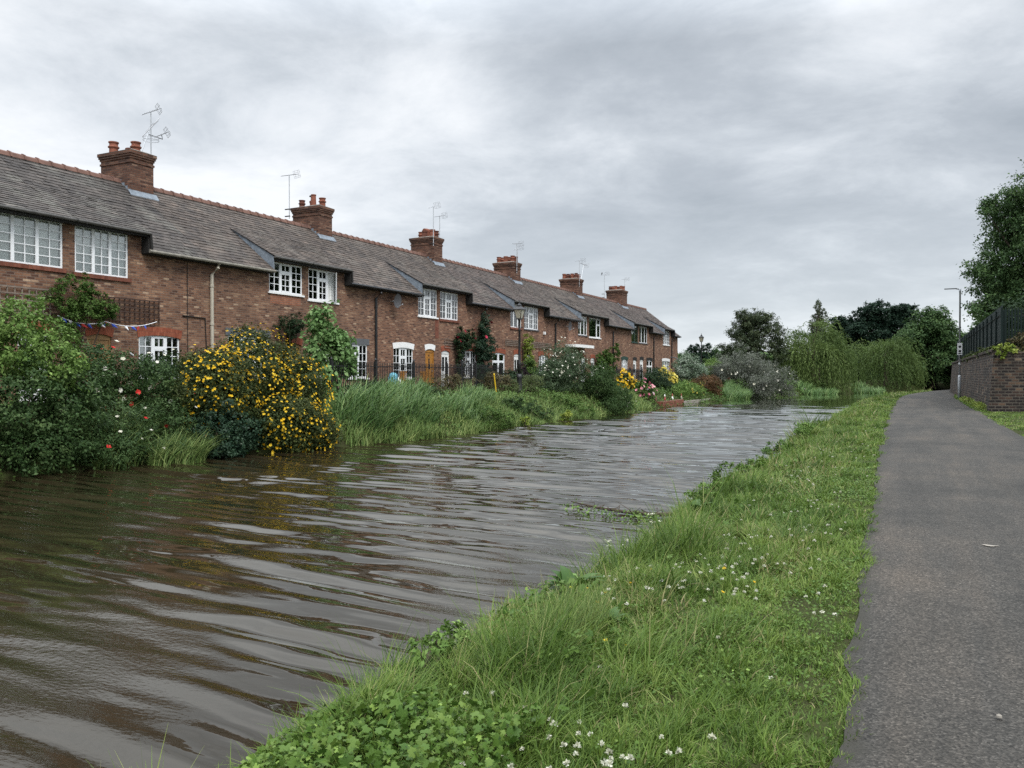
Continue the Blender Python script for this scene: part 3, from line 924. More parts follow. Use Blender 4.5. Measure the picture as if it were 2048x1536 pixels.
def cottage(y0, y1, d0, d1, up, down, label, brick, slate, gutter=M_BLACK, cheek=None, chim=None, gable=None, extra=None, pipe_y=None, pipe_mat=None, seed=1):
    """d0..d1 = this cottage's own share of the dormer; up/down = window and door lists"""
    base = ((XW), y0, GH)
    root = thing('terraced_cottage', base, label, 'cottage', 'cottages of the canalside terrace')
    ops_dn = [(o[1], o[2], o[3], o[4]) for o in down]
    ops_up = [(o[0], o[1], o[2], o[3]) for o in up]
    w = MB(base)
    zm = 4.72
    e0, e1 = y0, y1
    front(w, XW, e0, e1, GH - .3, zm, ops_dn)
    for a, b, top in ((e0, d0, 6.08), (d0, d1, 6.60), (d1, e1, 6.08)):
        if b - a > 0.01:
            front(w, XW, a, b, zm, top, ops_up)
    # dormer end returns, back wall
    XB = -28.6
    w.quad((XB, e1, GH - .3), (XB, e0, GH - .3), (XB, e0, 6.0), (XB, e1, 6.0))
    for g in (e0, e1):
        pts = [(XW, GH - .3), (XW, 6.05), (X_RIDGE, 8.75), (XB, 6.0), (XB, GH - .3)]
        n = len(pts)
        w.add([(x, g, z) for x, z in pts], [tuple(range(n))])
    w.build('wall', M_BRICK[brick], root)
    # roof
    r = MB(base)
    for a, b in ((e0, d0), (d1, e1)):
        if b - a > 0.01:
            slates(r, X_EAVE, Z_EAVE, X_DJ, roof_z(X_DJ), a, b, seed + 5)
    slates(r, X_EAVE, Z_DE, X_DJ, roof_z(X_DJ), d0 - (0.04 if d0 > e0 + .01 else 0), d1 + (0.08 if d1 < e1 - .01 else 0), seed + 9)
    slates(r, X_DJ, roof_z(X_DJ), X_RIDGE, Z_RIDGE, e0, e1, seed + 13)
    r.quad((X_RIDGE, e0, Z_RIDGE), (X_RIDGE, e1, Z_RIDGE), (-28.9, e1, Z_RIDGE - 3.9 * KS), (-28.9, e0, Z_RIDGE - 3.9 * KS), 0.4)
    ro = r.build('roof', M_SLATE[slate], root)
    rt = MB(base)
    y = e0
    while y < e1 - .05:
        b = min(y + .45, e1)
        p = lambda s, h: [(X_RIDGE - .15 * s, Z_RIDGE - .07), (X_RIDGE - .10 * s, Z_RIDGE + .05 + h), (X_RIDGE, Z_RIDGE + .10 + h), (X_RIDGE + .10 * s, Z_RIDGE + .05 + h), (X_RIDGE + .15 * s, Z_RIDGE - .07)]
        rt.prism_y(p(1, rnd.uniform(0, .01)), y, b - .05)
        rt.prism_y(p(1.22, .035), b - .05, b)
        y = b
    rt.build('ridge_tile', M_RIDGE, ro)
    # eaves: gutter + fascia
    g = MB(base)
    for a, b, z, in ((e0, d0, Z_EAVE), (d1, e1, Z_EAVE)):
        if b - a > 0.01:
            g.tube([(X_EAVE + .03, a, z - .05), (X_EAVE + .03, b, z - .05)], .055, 8)
    if g.v:
        g.build('gutter', gutter, root)
    fb = MB(base)
    fb.box(XW + .006, X_EAVE - .03, d0, d1, Z_DE - .15, Z_DE - .06)
    fb.box(X_EAVE - .03, X_EAVE + .0, d0, d1, Z_DE - .10, Z_DE - .02)
    g2 = MB(base).tube([(X_EAVE + .035, d0 - .03, Z_DE - .05), (X_EAVE + .035, d1 + .03, Z_DE - .05)], .05, 8)
    g2.build('gutter', M_GUT, root)
    for a, b in ((e0, d0), (d1, e1)):
        if b - a > 0.01:
            fb.box(XW + .006, X_EAVE - .05, a, b, Z_EAVE - .13, Z_EAVE - .075)
    if d1 < e1 - .01:      # dropped end of the dormer eaves with its short pipe
        fb.box(XW + .006, X_EAVE, d1 - .02, d1 + .10, Z_EAVE - .10, Z_DE - .05)
        fb.tube([(X_EAVE + .04, d1 + .04, Z_DE - .05), (X_EAVE + .04, d1 + .08, Z_EAVE + .02)], .04, 6)
    fb.build('eaves_board', M_SOOT, root)
    for yy, faces in ((d0, d0 > e0 + .01), (d1, d1 < e1 - .01)):
        if faces:
            t = [(X_DJ, roof_z(X_DJ) + .01), (X_EAVE - .04, Z_EAVE + .0), (X_EAVE - .04, Z_DE - .02)]
            c = MB(base).prism_y(t, yy - .012, yy + .012)
            for k in (0.45, 0.7, 0.87):
                xx = X_DJ + (X_EAVE - X_DJ) * k
                zt = roof_z(X_DJ) + (Z_DE - roof_z(X_DJ)) * k - .02
                c.box(xx - .012, xx + .012, yy - .022, yy + .022, roof_z(xx) + .05, zt)
            c.build('dormer_cheek', cheek or M_LEAD, ro)
    for o in up:
        a, b, c, d, li, cur, sl = o[:7]
        k = o[7] if len(o) > 7 else {}
        window(root, base, a, b, c, d, li, curtain=cur, sill=sl, **k)
    for o in down:
        k = o[0]
        if k == 'w':
            _, a, b, c, d, li, cur, lin = o[:8]
            window(root, base, a, b, c, d, li, curtain=cur, sill='white')
        else:
            _, a, b, c, d, st, lin = o[:7]
            door(root, base, a, b, c, d, st)
        if lin:
            mt = {'white': M_WHITE, 'red': M_LINTEL, 'grey': M_SLATEP, 'green': M_GREENP, 'dark': M_SOOT}[lin]
            if lin == 'grey':
                MB(base).box(XW - .05, XW + .018, a - .12, b + .12, d - .01, d + .26).build('lintel', mt, root)
            else:
                arch(root, base, a, b, d - .08, .27, .085, mt)
    if chim:
        chimney(root, base, *chim)
    if pipe_y:
        pipe(root, base, pipe_y, 0, pipe_mat or M_BLACK, offs=0.05)
    return root, base


PT, P2 = M_POT, M_POT2
def pots(n, seed, tall=()):
    rg = random.Random(seed)
    L = []
    for k in range(n):
        L.append((0.16 + 0.68 * (k // 2) / max(1, (n - 1) // 2), 0.27 if k % 2 else 0.73, rg.uniform(.36, .44), rg.uniform(.125, .145), rg.choice(['roll', 'roll', 'plain']), rg.choice([PT, PT, P2])))
    for k, h in tall:
        a = L[k]; L[k] = (a[0], a[1], h, .12, 'tall', PT)
    return L


UZ = 6.35
SB = (lambda c: c + .0)
c_list = []
c_list.append(cottage(B[0], MID[0], DORM[0][0], MID[0], [(13.05, 15.22, 5.10, 6.42, GRID3, 'blind', 'brick')],
                      [('d', 13.9, 14.75, GH, 3.3, 'white', 'red')],
                      'near end brick cottage with a wide white-blinded grid window above a weathered trellis', 2, 0, M_GUT2, seed=11, gable=[B[0]]))
c_list.append(cottage(MID[0], B[1], MID[0], DORM[0][1], [(15.58, 17.36, 5.05, 6.42, GRID3, 'blind', 'brick')],
                      [('d', 15.95, 16.75, GH, 3.3, 'pine', 'red'), ('w', 17.72, 19.3, 2.05, 3.35, FAN3, 'sides', 'red')],
                      'brick cottage with white grid windows, red lintels, lichen-grey slates and a cream downpipe', 2, 0, M_GUT2,
                      chim=(19.73, 20.67, 9.90, [(.80, .3, .42, .15, 'roll', PT), (.30, .62, .40, .15, 'roll', PT), (.52, .68, .22, .15, 'plain', P2)]), pipe_y=None, seed=21))
c_list.append(cottage(B[1], MID[1], DORM[1][0], MID[1], [(23.45, 25.3, 5.22, UZ, FAN3, 'far', 'white')],
                      [('w', 21.4, 23.4, 1.98, 3.5, FAN3, 'some', 'grey'), ('d', 24.34, 25.2, GH, 3.32, 'pine', 'red')],
                      'brick cottage behind the yellow-flowered bush, orange brick patch below its dormer window', 0, 1, M_GUT2, pipe_y=20.62, pipe_mat=M_CREAM, seed=31))
c_list.append(cottage(MID[1], B[2], MID[1], DORM[1][1], [(25.66, 27.46, 5.1, UZ, FAN3, 'some', 'white', {'open_last': True})],
                      [('d', 26.1, 26.95, GH, 3.32, 'white', 'red'), ('w', 28.05, 29.55, 1.98, 3.42, FAN2, 'sides', 'grey')],
                      'brick cottage with an upstairs casement standing open, behind the fig tree', 0, 1,
                      chim=(29.72, 30.65, 9.82, [(.38, .35, .55, .13, 'tall', PT), (.12, .5, .38, .14, 'roll', PT), (.6, .7, .34, .12, 'plain', PT), (.85, .4, .36, .13, 'roll', P2)]), pipe_y=30.12, seed=41))
c_list.append(cottage(B[2], MID[2], DORM[2][0], MID[2], [(33.66, 35.4, 4.98, UZ, FAN3, 'full', 'white')],
                      [('w', 31.55, 33.2, 1.95, 3.38, FAN3, 'sides', 'white'), ('d', 34.3, 35.12, GH, 3.38, 'oak', 'white')],
                      'brick cottage with white-painted arched lintels and a golden oak front door', 1, 1, seed=51))
c_list.append(cottage(MID[2], B[3], MID[2], DORM[2][1], [(35.7, 37.5, 4.95, UZ, FAN3, 'net', 'brick')],
                      [('d', 35.83, 36.6, GH, 3.35, 'white', 'red'), ('w', 37.82, 39.45, 2.0, 3.4, FAN3, 'sides', 'red')],
                      'brick cottage with a white door, crimson roses and dark ivy on its wall', 1, 1,
                      chim=(39.65, 40.58, 9.9, pots(5, 3)), pipe_y=40.1, seed=61))
c_list.append(cottage(B[3], MID[3], DORM[3][0], MID[3], [(43.75, 45.25, 4.95, UZ, PL3, 'blind', 'brick')],
                      [('w', 41.43, 43.0, 2.0, 3.38, TOP2, None, 'red'), ('d', 44.22, 45.1, GH, 3.38, 'white', 'red')],
                      'brick cottage behind the old street lamp, blank white blind in its dormer window', 1, 2, seed=71))
c_list.append(cottage(MID[3], B[4], MID[3], DORM[3][1], [(45.65, 47.75, 4.95, UZ, FAN3, 'full', 'grey')],
                      [('d', 45.8, 46.6, GH, 3.38, 'white', 'red'), ('w', 47.8, 49.4, 2.0, 3.38, FAN3, 'some', 'red')],
                      'brick cottage with a pale green climber by its door and a pale trellis strip', 1, 2,
                      chim=(49.96, 50.98, 9.75, pots(6, 5)), pipe_y=50.45, seed=81))
c_list.append(cottage(B[4], MID[4], DORM[4][0], MID[4], [(54.65, 56.45, 4.98, UZ, PL3, 'full', 'grey')],
                      [('w', 52.4, 54.1, 2.0, 3.4, FAN3, 'some', 'grey'), ('d', 55.2, 56.05, GH, 3.38, 'white', 'red')],
                      'brick cottage with a white flat canopy over its door, behind the white-flowered shrub', 1, 1, seed=91))
c_list.append(cottage(MID[4], B[5], MID[4], DORM[4][1], [(56.85, 59.3, 4.9, UZ, PL2, 'blind', 'white')],
                      [('d', 57.2, 58.0, GH, 3.38, 'white', 'red'), ('w', 59.4, 61.2, 2.0, 3.4, FAN3, 'some', 'red')],
                      'brick cottage with a small top light open in a large plain dormer window', 1, 1,
                      chim=(61.61, 62.72, 9.86, pots(8, 8)), pipe_y=62.1, seed=101))
c_list.append(cottage(B[5], MID[5], DORM[5][0], MID[5], [(66.9, 68.75, 4.9, UZ, [(1, 1, 1, 0), (1, 1, 1, 0)], 'blind', 'green', {'mat': M_GREENP})],
                      [('w', 64.3, 65.9, 1.95, 3.38, FAN3, 'some', 'green'), ('d', 67.4, 68.3, GH, 3.38, 'white', 'dark')],
                      'brick cottage with dark green window paint and a green arched lintel', 2, 2, seed=111))
c_list.append(cottage(MID[5], B[6], MID[5], DORM[5][1], [(69.12, 71.5, 4.92, UZ, PL3, 'full', 'grey')],
                      [('d', 69.3, 70.3, GH, 3.45, 'white', 'dark'), ('w', 71.3, 73.1, 1.95, 3.42, TOP2, 'some', 'dark')],
                      'brick cottage with black arched lintels over a white door and window', 2, 2,
                      chim=(72.79, 74.26, 9.98, pots(6, 12)), pipe_y=73.4, seed=121))
c_list.append(cottage(B[6], B[7], DORM[6][0], DORM[6][1], [(76.6, 78.9, 5.0, UZ, FAN3, 'some', 'white')],
                      [('w', 76.3, 78.9, 1.9, 3.45, FAN3, 'some', 'white')],
                      'last brick cottage at the far end of the terrace with one dormer window', 2, 2, pipe_y=79.6, gable=[B[7]], seed=131))

# extra wall details that belong to single cottages
r_, b_ = c_list[2]
MB(b_).box(XW + .001, XW + .004, 23.5, 25.2, 4.78, 5.13).build('brick_patch', M_NEWBRICK, r_)
r_, b_ = c_list[4]
MB(b_).box(XW + .001, XW + .005, 35.2, 35.54, 3.95, 4.9).build('stain_patch', M_REDBRICK, r_)
r_, b_ = c_list[5]
MB(b_).box(XW + .001, XW + .02, 36.0, 38.6, 3.72, 3.76).build('ledge', M_TRELLIS2, r_)
r_, b_ = c_list[8]
MB(b_).box(XW + .001, XW + .75, 52.3, 55.9, 4.02, 4.22).build('canopy', M_WHITE, r_)
r_, b_ = c_list[1]
MB(b_).tube([(XW + .03, 19.4, 4.05), (XW + .03, 20.35, 4.02), (XW + .03, 20.4, 3.0), (XW + .03, 20.4, GH)], .022).tube([(XW + .03, 19.6, 5.8), (XW + .03, 19.6, GH)], .012).build('waste_pipe', M_SOOT, r_)
r_, b_ = c_list[7]
MB(b_).box(XW + .001, XW + .12, 48.5, 48.68, 4.72, 4.9).build('alarm_box', M_WHITE, r_)


# ------------------------------------------------------------------ things fixed to the terrace
def sat_dish(y, z, label, r=0.3):
    base = (XW, y, z)
    root = thing('satellite_dish', base, label, 'satellite dish', 'satellite dishes on the terrace wall')
    mb = MB(); n = 14
    vs, fs = [(0.30, 0, 0.0)], []
    for ring, (rr, d) in enumerate(((r * .5, .02), (r, .08))):
        for k in range(n):
            q = 6.2832 * k / n
            vs.append((0.30 + d + rr * .12 * math.sin(q), rr * math.cos(q), rr * 1.1 * math.sin(q)))
    for k in range(n):
        fs.append((0, 1 + k, 1 + (k + 1) % n)); fs.append((1 + k, 1 + n + k, 1 + n + (k + 1) % n, 1 + (k + 1) % n))
    mb.add(vs, fs)
    mb.build('reflector', M_DISH, root, smooth=True)
    MB().tube([(0, 0, 0), (.28, 0, 0)], .02).build('bracket', M_STEEL, root)
    MB().tube([(.3, 0, -r), (.62, .02, -r * .55)], .012).lathe(.62, .02, [(.03, -r * .6), (.03, -r * .45)], 8).build('feed_arm', M_STEEL, root)


sat_dish(31.35, 5.48, 'grey satellite dish under the eaves of the white-lintelled cottage')
sat_dish(52.2, 5.45, 'dark satellite dish on the wall of the cottage with the white canopy')


def aerial(base, top, label, az, tilt, length, style, ring=False, lean=(0, 0), second=None, wrap=None, bird=False):
    root = thing('tv_aerial', base, label, 'tv aerial', 'television aerials on the chimneys')
    H = top - base[2]
    lx, ly = lean
    MB().tube([(0, 0, 0), (lx, ly, H)], .021, 6).build('mast', M_STEEL, root)
    MB().box(-.25, .03, -.03, .03, .1, .14).box(-.25, .03, -.03, .03, .42, .46).build('bracket', M_SOOT, root)

    def head(cz, az, tilt, length, style, cx, cy):
        d = np.array([math.cos(az) * math.cos(tilt), math.sin(az) * math.cos(tilt), math.sin(tilt)])
        s = np.array([-math.sin(az), math.cos(az), 0]); u = np.cross(d, s)
        c = np.array([cx, cy, cz])
        MB().tube([c - d * length * .45, c + d * length * .55], .014, 5).build('boom', M_ALU, root)
        el = MB()
        n = int(length / .075)
        for k in range(n):
            p = c - d * length * .45 + d * length * (k + .5) / n * .8
            w = .10 + .06 * (k / n) if style != 'log' else .07 + .20 * (k / n)
            el.tube([p - s * w, p + s * w], .0055, 4)
        p = c + d * length * .5
        if style != 'log':
            for h in (-.16, -.08, .08, .16):
                q = p + u * h - d * abs(h) * .5
                el.tube([q - s * .24, q + s * .24], .006, 4)
            for w in (-.24, -.12, .12, .24):
                el.tube([p + s * w - u * .16 - d * .08, p + s * w + u * .16 - d * .08], .006, 4)
        el.build('element_rods', M_ALU, root)
    head(H, az, tilt, length, style, lx, ly)
    if second:
        z2, a2, t2, l2, st2, ox, oy = second
        head(z2, a2, t2, l2, st2, ox, oy)
        MB().tube([(-.2 * ox, -.2 * oy, z2 - .12), (ox * 1.1, oy * 1.1, z2 - .16), (ox, oy, z2)], .014).build('cross_arm', M_SOOT, root)
    if ring:
        rg = MB()
        for dz in (0, .09):
            pts = [(.27 * math.cos(k * .3142), .27 * math.sin(k * .3142), H * .58 + dz) for k in range(21)]
            rg.tube(pts, .007, 4)
        rg.build('ring_dipole', M_ALU, root)
    return root


CB = R(200)
aerial((-24.85, 20.95, 9.15), 11.62, 'twin-headed aerial with a ring dipole beside the chimney nearest the camera', R(60), R(28), .75, 'yagi', ring=True,
       second=(1.75, R(60), R(30), .6, 'yagi', .05, .42))
aerial((-24.5, 20.0, 9.3), 10.95, 'black and white banded mast with a slanted toothed aerial, strapped to the chimney', R(75), R(52), 1.0, 'log', lean=(-.15, .75))
aerial((-25.9, 29.45, 9.3), 11.3, 'single aerial on a tall thin mast behind the chimney with a metal cowl', R(75), R(16), 1.0, 'yagi')
aerial((-24.3, 39.44, 9.35), 11.55, 'aerial standing in front of the third chimney, tallest of the pair there', R(75), R(22), .8, 'yagi')
aerial((-24.8, 40.95, 9.5), 11.32, 'aerial on the far side of the third chimney, lower one of its pair', R(70), R(14), .9, 'yagi')
aerial((-24.28, 50.14, 9.0), 11.0, 'aerial with a level boom on the front of the fourth chimney', R(70), R(8), 1.0, 'yagi')
aerial((-24.8, 51.3, 9.3), 10.85, 'aerial with a wide mesh reflector behind the fourth chimney', R(70), R(18), .9, 'yagi')
aerial((-24.28, 61.7, 9.2), 11.3, 'upright aerial on the front of the fifth chimney', R(70), R(10), 1.1, 'yagi')
aerial((-24.8, 63.1, 9.3), 11.3, 'leaning aerial with its boom dipped, beyond the fifth chimney', R(75), R(-8), 1.0, 'yagi', lean=(0, .9))
ra = aerial((-26.0, 72.4, 9.2), 11.45, 'aerial with a bird perched on its boom, behind the sixth chimney', R(70), R(16), 1.0, 'yagi', ring=False)
aerial((-24.8, 74.75, 9.5), 11.2, 'short aerial on the far side of the last chimney', R(75), R(6), 1.0, 'yagi')


def small_bird(loc):
    o = MB(loc)
    x, y, z = loc
    pts = [(x, y - .14, z + .03), (x, y - .06, z + .08), (x, y + .02, z + .12), (x, y + .07, z + .2), (x, y + .10, z + .245), (x, y + .145, z + .24)]
    o.tube(pts, [.012, .035, .06, .048, .034, .004], 8)
    o.tube([(x, y + .01, z + .09), (x, y + .02, z)], .007, 4)
    b = o.build('bird', M_SOOT, None, smooth=True)
    b.location = loc
    tag(b, 'small dark bird perched on a rooftop aerial', 'bird')


small_bird((-26.13, 72.05, 11.36))
# the metal cowl and bent flue top on the pots
t = thing('chimney_cowl', (-25.32, 30.37, 10.2), 'black metal rain cowl on a pot of the second chimney', 'cowl')
MB().lathe(0, 0, [(.09, 0), (.09, .08)], 10).build('collar', M_BLACK, t)
m_ = MB()
for k in range(4):
    m_.tube([(.09 * math.cos(k * 1.571), .09 * math.sin(k * 1.571), .06), (.09 * math.cos(k * 1.571), .09 * math.sin(k * 1.571), .24)], .01, 4)
m_.build('strut', M_BLACK, t)
MB().lathe(0, 0, [(.15, .23), (.14, .27), (.05, .31)], 12).build('cap', M_BLACK, t)
t = thing('flue_hood', (-25.2, 40.2, 9.98), 'terracotta flue hood with a sideways mouth on the third chimney', 'flue hood')
MB().lathe(0, 0, [(.11, 0), (.12, .34)], 10).build('neck', M_POT, t)
MB().tube([(-.05, -.22, .38), (-.02, .0, .40), (.03, .26, .40)], [.13, .13, .12], 10).build('hood', M_POT, t)


def trellis(y0, y1, z0, z1, ny, nz, mat, label):
    root = thing('trellis', (XW + .03, y0, z0), label, 'trellis', 'trellises on the cottage walls')
    mb = MB()
    W, H = y1 - y0, z1 - z0
    for k in range(ny + 1):
        mb.box(0, .02, W * k / ny - .016, W * k / ny + .016, 0, H)
    mb.build('upright_slat', mat, root)
    mb = MB()
    for k in range(nz + 1):
        mb.box(.0205, .036, -.016, W + .016, H * k / nz - .016, H * k / nz + .016)
    mb.build('cross_slat', mat, root)


trellis(13.0, 14.8, 3.78, 4.45, 9, 4, M_TRELLIS2, 'weathered trellis above the shrub at the near end of the terrace')
trellis(16.3, 18.45, 3.75, 4.42, 12, 5, M_TRELLIS, 'dark brown trellis above the arched window of the first whole cottage')
trellis(43.0, 44.9, 3.86, 4.18, 10, 3, M_TRELLIS2, 'pale trellis strip behind the old street lamp')
trellis(46.4, 49.6, 3.84, 4.16, 17, 3, M_TRELLIS2, 'long pale trellis strip beyond the old street lamp')
trellis(36.1, 37.3, 3.5, 3.95, 1, 3, M_TRELLIS2, 'slatted wall rack above the white door')

bt = thing('bunting', (XW + .35, 14.8, 3.7), 'blue, white and red bunting strung along the wall of the first cottages', 'bunting')
pts = []
for a, b, za, zb in ((14.8, 16.3, 3.74, 3.66), (16.3, 18.1, 3.66, 3.76)):
    for k in range(9):
        u = k / 8
        pts.append((XW + .35, a + (b - a) * u, za + (zb - za) * u - .14 * (1 - (2 * u - 1) ** 2)))
MB((XW + .35, 14.8, 3.7)).tube(pts, .012, 4).build('cord', M_BUNT[1], bt)
rg = random.Random(5)
for k in range(13):
    i = 1 + k * 16 / 13
    p = pts[int(i)]
    s = rg.uniform(-.05, .05)
    f = MB((XW + .35, 14.8, 3.7))
    f.add([(p[0], p[1] - .05, p[2]), (p[0], p[1] + .05, p[2]), (p[0] + .05 + s, p[1] + s * 2 + .03, p[2] - .13), (p[0] + .012, p[1], p[2] - .08)], [(0, 1, 3), (1, 2, 3), (2, 0, 3), (0, 2, 1)])
    f.build('pennant', M_BUNT[(0, 1, 0, 2)[k % 4]], bt)


# ------------------------------------------------------------------ foliage builders
LEAF_F = np.array([[0, 1, 2, 3]])


def leaves(P, D, Nn, L, W, rg, bend=0.12):
    n = len(P)
    S = unit(np.cross(D, Nn)); Nn = np.cross(S, D)
    L = np.broadcast_to(np.asarray(L, float), (n,))[:, None]; W = np.broadcast_to(np.asarray(W, float), (n,))[:, None]
    m = P + D * L * 0.5 + Nn * L * 0.10
    V = np.stack([P, m + S * W * 0.5, P + D * L - Nn * L * bend, m - S * W * 0.5], 1).reshape(-1, 3)
    F = (np.arange(n)[:, None] * 4 + LEAF_F)
    return V, F


def rand_dir(rg, n):
    return unit(rg.normal(size=(n, 3)))


def blob_points(rg, blobs, n, shell=0.5, lump=0.28):
    """points through lumpy ellipsoids, denser towards the outside; returns points and outward directions"""
    A = np.array(blobs, float)
    w = (A[:, 3] * A[:, 4] + A[:, 4] * A[:, 5] + A[:, 3] * A[:, 5]); w /= w.sum()
    i = rg.choice(len(A), n, p=w)
    d = rand_dir(rg, n)
    ph = rg.random((len(A), 6)) * 6.28
    k = ph[i]
    lumpy = 1 + lump * (np.sin(3.1 * d[:, 0] + k[:, 0]) * np.sin(2.7 * d[:, 1] + k[:, 1]) + 0.6 * np.sin(5.3 * d[:, 2] + 4.1 * d[:, 0] + k[:, 2]) + .4 * np.sin(9 * d[:, 1] + 7 * d[:, 2] + k[:, 3]))
    r = (shell + (1 - shell) * rg.random(n) ** 0.6) * lumpy
    P = A[i, :3] + d * A[i, 3:6] * r[:, None]
    O = unit(d / A[i, 3:6])
    return P, O


def crown_mesh(blobs, n, L, W, seed, per=34, sig=0.105, shell=0.42, droop=0.25, up=0.45, rnd_n=0.8, lump=0.28, zmin=None, along=0.0, wind=0.0):
    rg = np.random.default_rng(seed)
    nc = max(1, n // per)
    C, O = blob_points(rg, blobs, nc, shell, lump)
    size = np.mean([(b[3] * b[4] * b[5]) ** (1 / 3) for b in blobs])
    i = np.repeat(np.arange(nc), per)
    m = len(i)
    P = C[i] + rg.normal(size=(m, 3)) * np.array([1, 1, .7]) * sig * size
    ct = rg.random(nc)
    Nn = unit(O[i] * 0.6 + np.array([0, 0, up]) + rnd_n * rand_dir(rg, m))
    D = rand_dir(rg, m) + O[i] * (0.4 + along) + np.array([0, wind, -droop])
    D = unit(D - Nn * np.sum(D * Nn, 1, keepdims=True))
    s = rg.uniform(0.65, 1.25, m)
    if zmin is not None:
        k = P[:, 2] > zmin
        P, D, Nn, s, i = P[k], D[k], Nn[k], s[k], i[k]
        m = len(P)
    V, F = leaves(P, D, Nn, L * s, W * s, rg)
    t = np.clip(0.55 * ct[i] + 0.45 * rg.random(m) + rg.normal(0, .06, m), 0, 1)
    return V, F, np.repeat(t, 4)


def blossom_mesh(P, O, r, petals, seed, cup=0.35):
    rg = np.random.default_rng(seed)
    n = len(P)
    Nn = unit(O + np.array([0.25, 0, .45]) + 0.5 * rand_dir(rg, n))
    a = unit(np.cross(Nn, rand_dir(rg, n))); b = np.cross(Nn, a)
    rr = r * rg.uniform(.75, 1.2, n)
    PP, DD, NN, LL = [], [], [], []
    for k in range(petals):
        q = 6.2832 * k / petals + rg.random(n) * 0.3
        d = unit(np.cos(q)[:, None] * a + np.sin(q)[:, None] * b + Nn * cup * (1 + (k % 2) * .8))
        PP.append(P); DD.append(d); NN.append(unit(Nn - d * np.sum(Nn * d, 1, keepdims=True))); LL.append(rr)
    P2, D2, N2, L2 = map(np.concatenate, (PP, DD, NN, LL))
    V, F = leaves(P2, D2, N2, L2, L2 * 0.95, rg, bend=-0.05)
    t = np.repeat(np.tile(rg.random(n), petals), 4)
    return V, F, t


def stems(mb, base, blobs, seed, n=5, r=0.03):
    rg = random.Random(seed)
    for k in range(n):
        b = blobs[k % len(blobs)]
        e = (b[0] + rg.uniform(-.5, .5) * b[3], b[1] + rg.uniform(-.5, .5) * b[4], b[2] + rg.uniform(-.1, .6) * b[5])
        s = (base[0] + rg.uniform(-.12, .12), base[1] + rg.uniform(-.12, .12), base[2] - .1)
        m = tuple((s[i] + e[i]) / 2 + rg.uniform(-.1, .1) for i in range(3))
        mb.tube([s, m, e], [r, r * .7, r * .3], 5)


def shrub(name, label, cat, base, blobs, n, L, W, mat, seed, group=None, blossom=None, **kw):
    root = thing(name, base, label, cat, group)
    V, F, t = crown_mesh(blobs, n, L, W, seed, **kw)
    np_mesh('foliage', V, F, t, mat, root, base)
    mb = MB(base); stems(mb, base, blobs, seed)
    mb.build('stem', M_BARK, root)
    for bl in (blossom or ()):
        cnt, r, pet, bm, sel = bl[:5]
        rg = np.random.default_rng(seed + 77)
        P, O = blob_points(rg, blobs, cnt * 6, 0.92, kw.get('lump', .28))
        k = sel(P) if sel else np.ones(len(P), bool)
        k &= (O[:, 0] > -0.25)
        P, O = P[k][:cnt], O[k][:cnt]
        P = P + O * 0.05 + rg.normal(size=P.shape) * .04
        if len(P):
            V, F, t = blossom_mesh(P, O, r, pet, seed + 5)
            o = np_mesh('blossom', V, F, t, bm, root, base)
            o['kind'] = 'stuff'
    return root


def blades(P, az, lean, H, W, curl, seed, seg=4, tint=None):
    rg = np.random.default_rng(seed)
    n = len(P)
    d = np.stack([np.cos(az), np.sin(az), np.zeros(n)], 1)
    fa = az + np.pi / 2 + rg.normal(0, .6, n)
    s = np.stack([np.cos(fa), np.sin(fa), np.zeros(n)], 1)
    pos = P.copy(); rows = []
    for k in range(seg + 1):
        f = k / seg
        w = W * (1 - f ** 1.7) * 0.5 + 0.0004
        rows.append(np.stack([pos - s * w[:, None], pos + s * w[:, None]], 1))
        a = lean + curl * (f + .5 / seg)
        pos = pos + (np.sin(a)[:, None] * d + np.cos(a)[:, None] * np.array([0, 0, 1])) * (H / seg)[:, None]
    V = np.stack(rows, 1).reshape(n, -1, 3)
    m = 2 * (seg + 1)
    q = np.array([[2 * k, 2 * k + 1, 2 * k + 3, 2 * k + 2] for k in range(seg)])
    F = (np.arange(n)[:, None, None] * m + q[None]).reshape(-1, 4)
    t = rg.random(n) if tint is None else tint
    return V.reshape(-1, 3), F, np.repeat(np.clip(t, 0, 1), m)


def sword_clump(name, label, cat, cx, cy, z, n, H, rx, ry, mat, seed, group=None, W=.035, wind=1.0, z_fn=True):
    rg = np.random.default_rng(seed)
    a = rg.random(n) * 6.283; r = np.sqrt(rg.random(n))
    P = np.stack([cx + rx * r * np.cos(a), cy + ry * r * np.sin(a), np.zeros(n)], 1)
    P[:, 2] = np.maximum(gz(P[:, 0], P[:, 1]), -0.03) if z_fn else z
    base = (cx, cy, float(gz(cx, cy)))
    az = np.where(rg.random(n) < .72, rg.normal(R(78), .55, n), rg.random(n) * 6.283)
    h = H * rg.uniform(.55, 1.15, n)
    V, F, t = blades(P, az, rg.uniform(.02, .35, n), h, W * rg.uniform(.6, 1.2, n), rg.uniform(.5, 1.9, n) * wind, seed + 1, seg=6)
    root = thing(name, base, label, cat, group)
    np_mesh('foliage', V, F, t, mat, root, base)
    return root


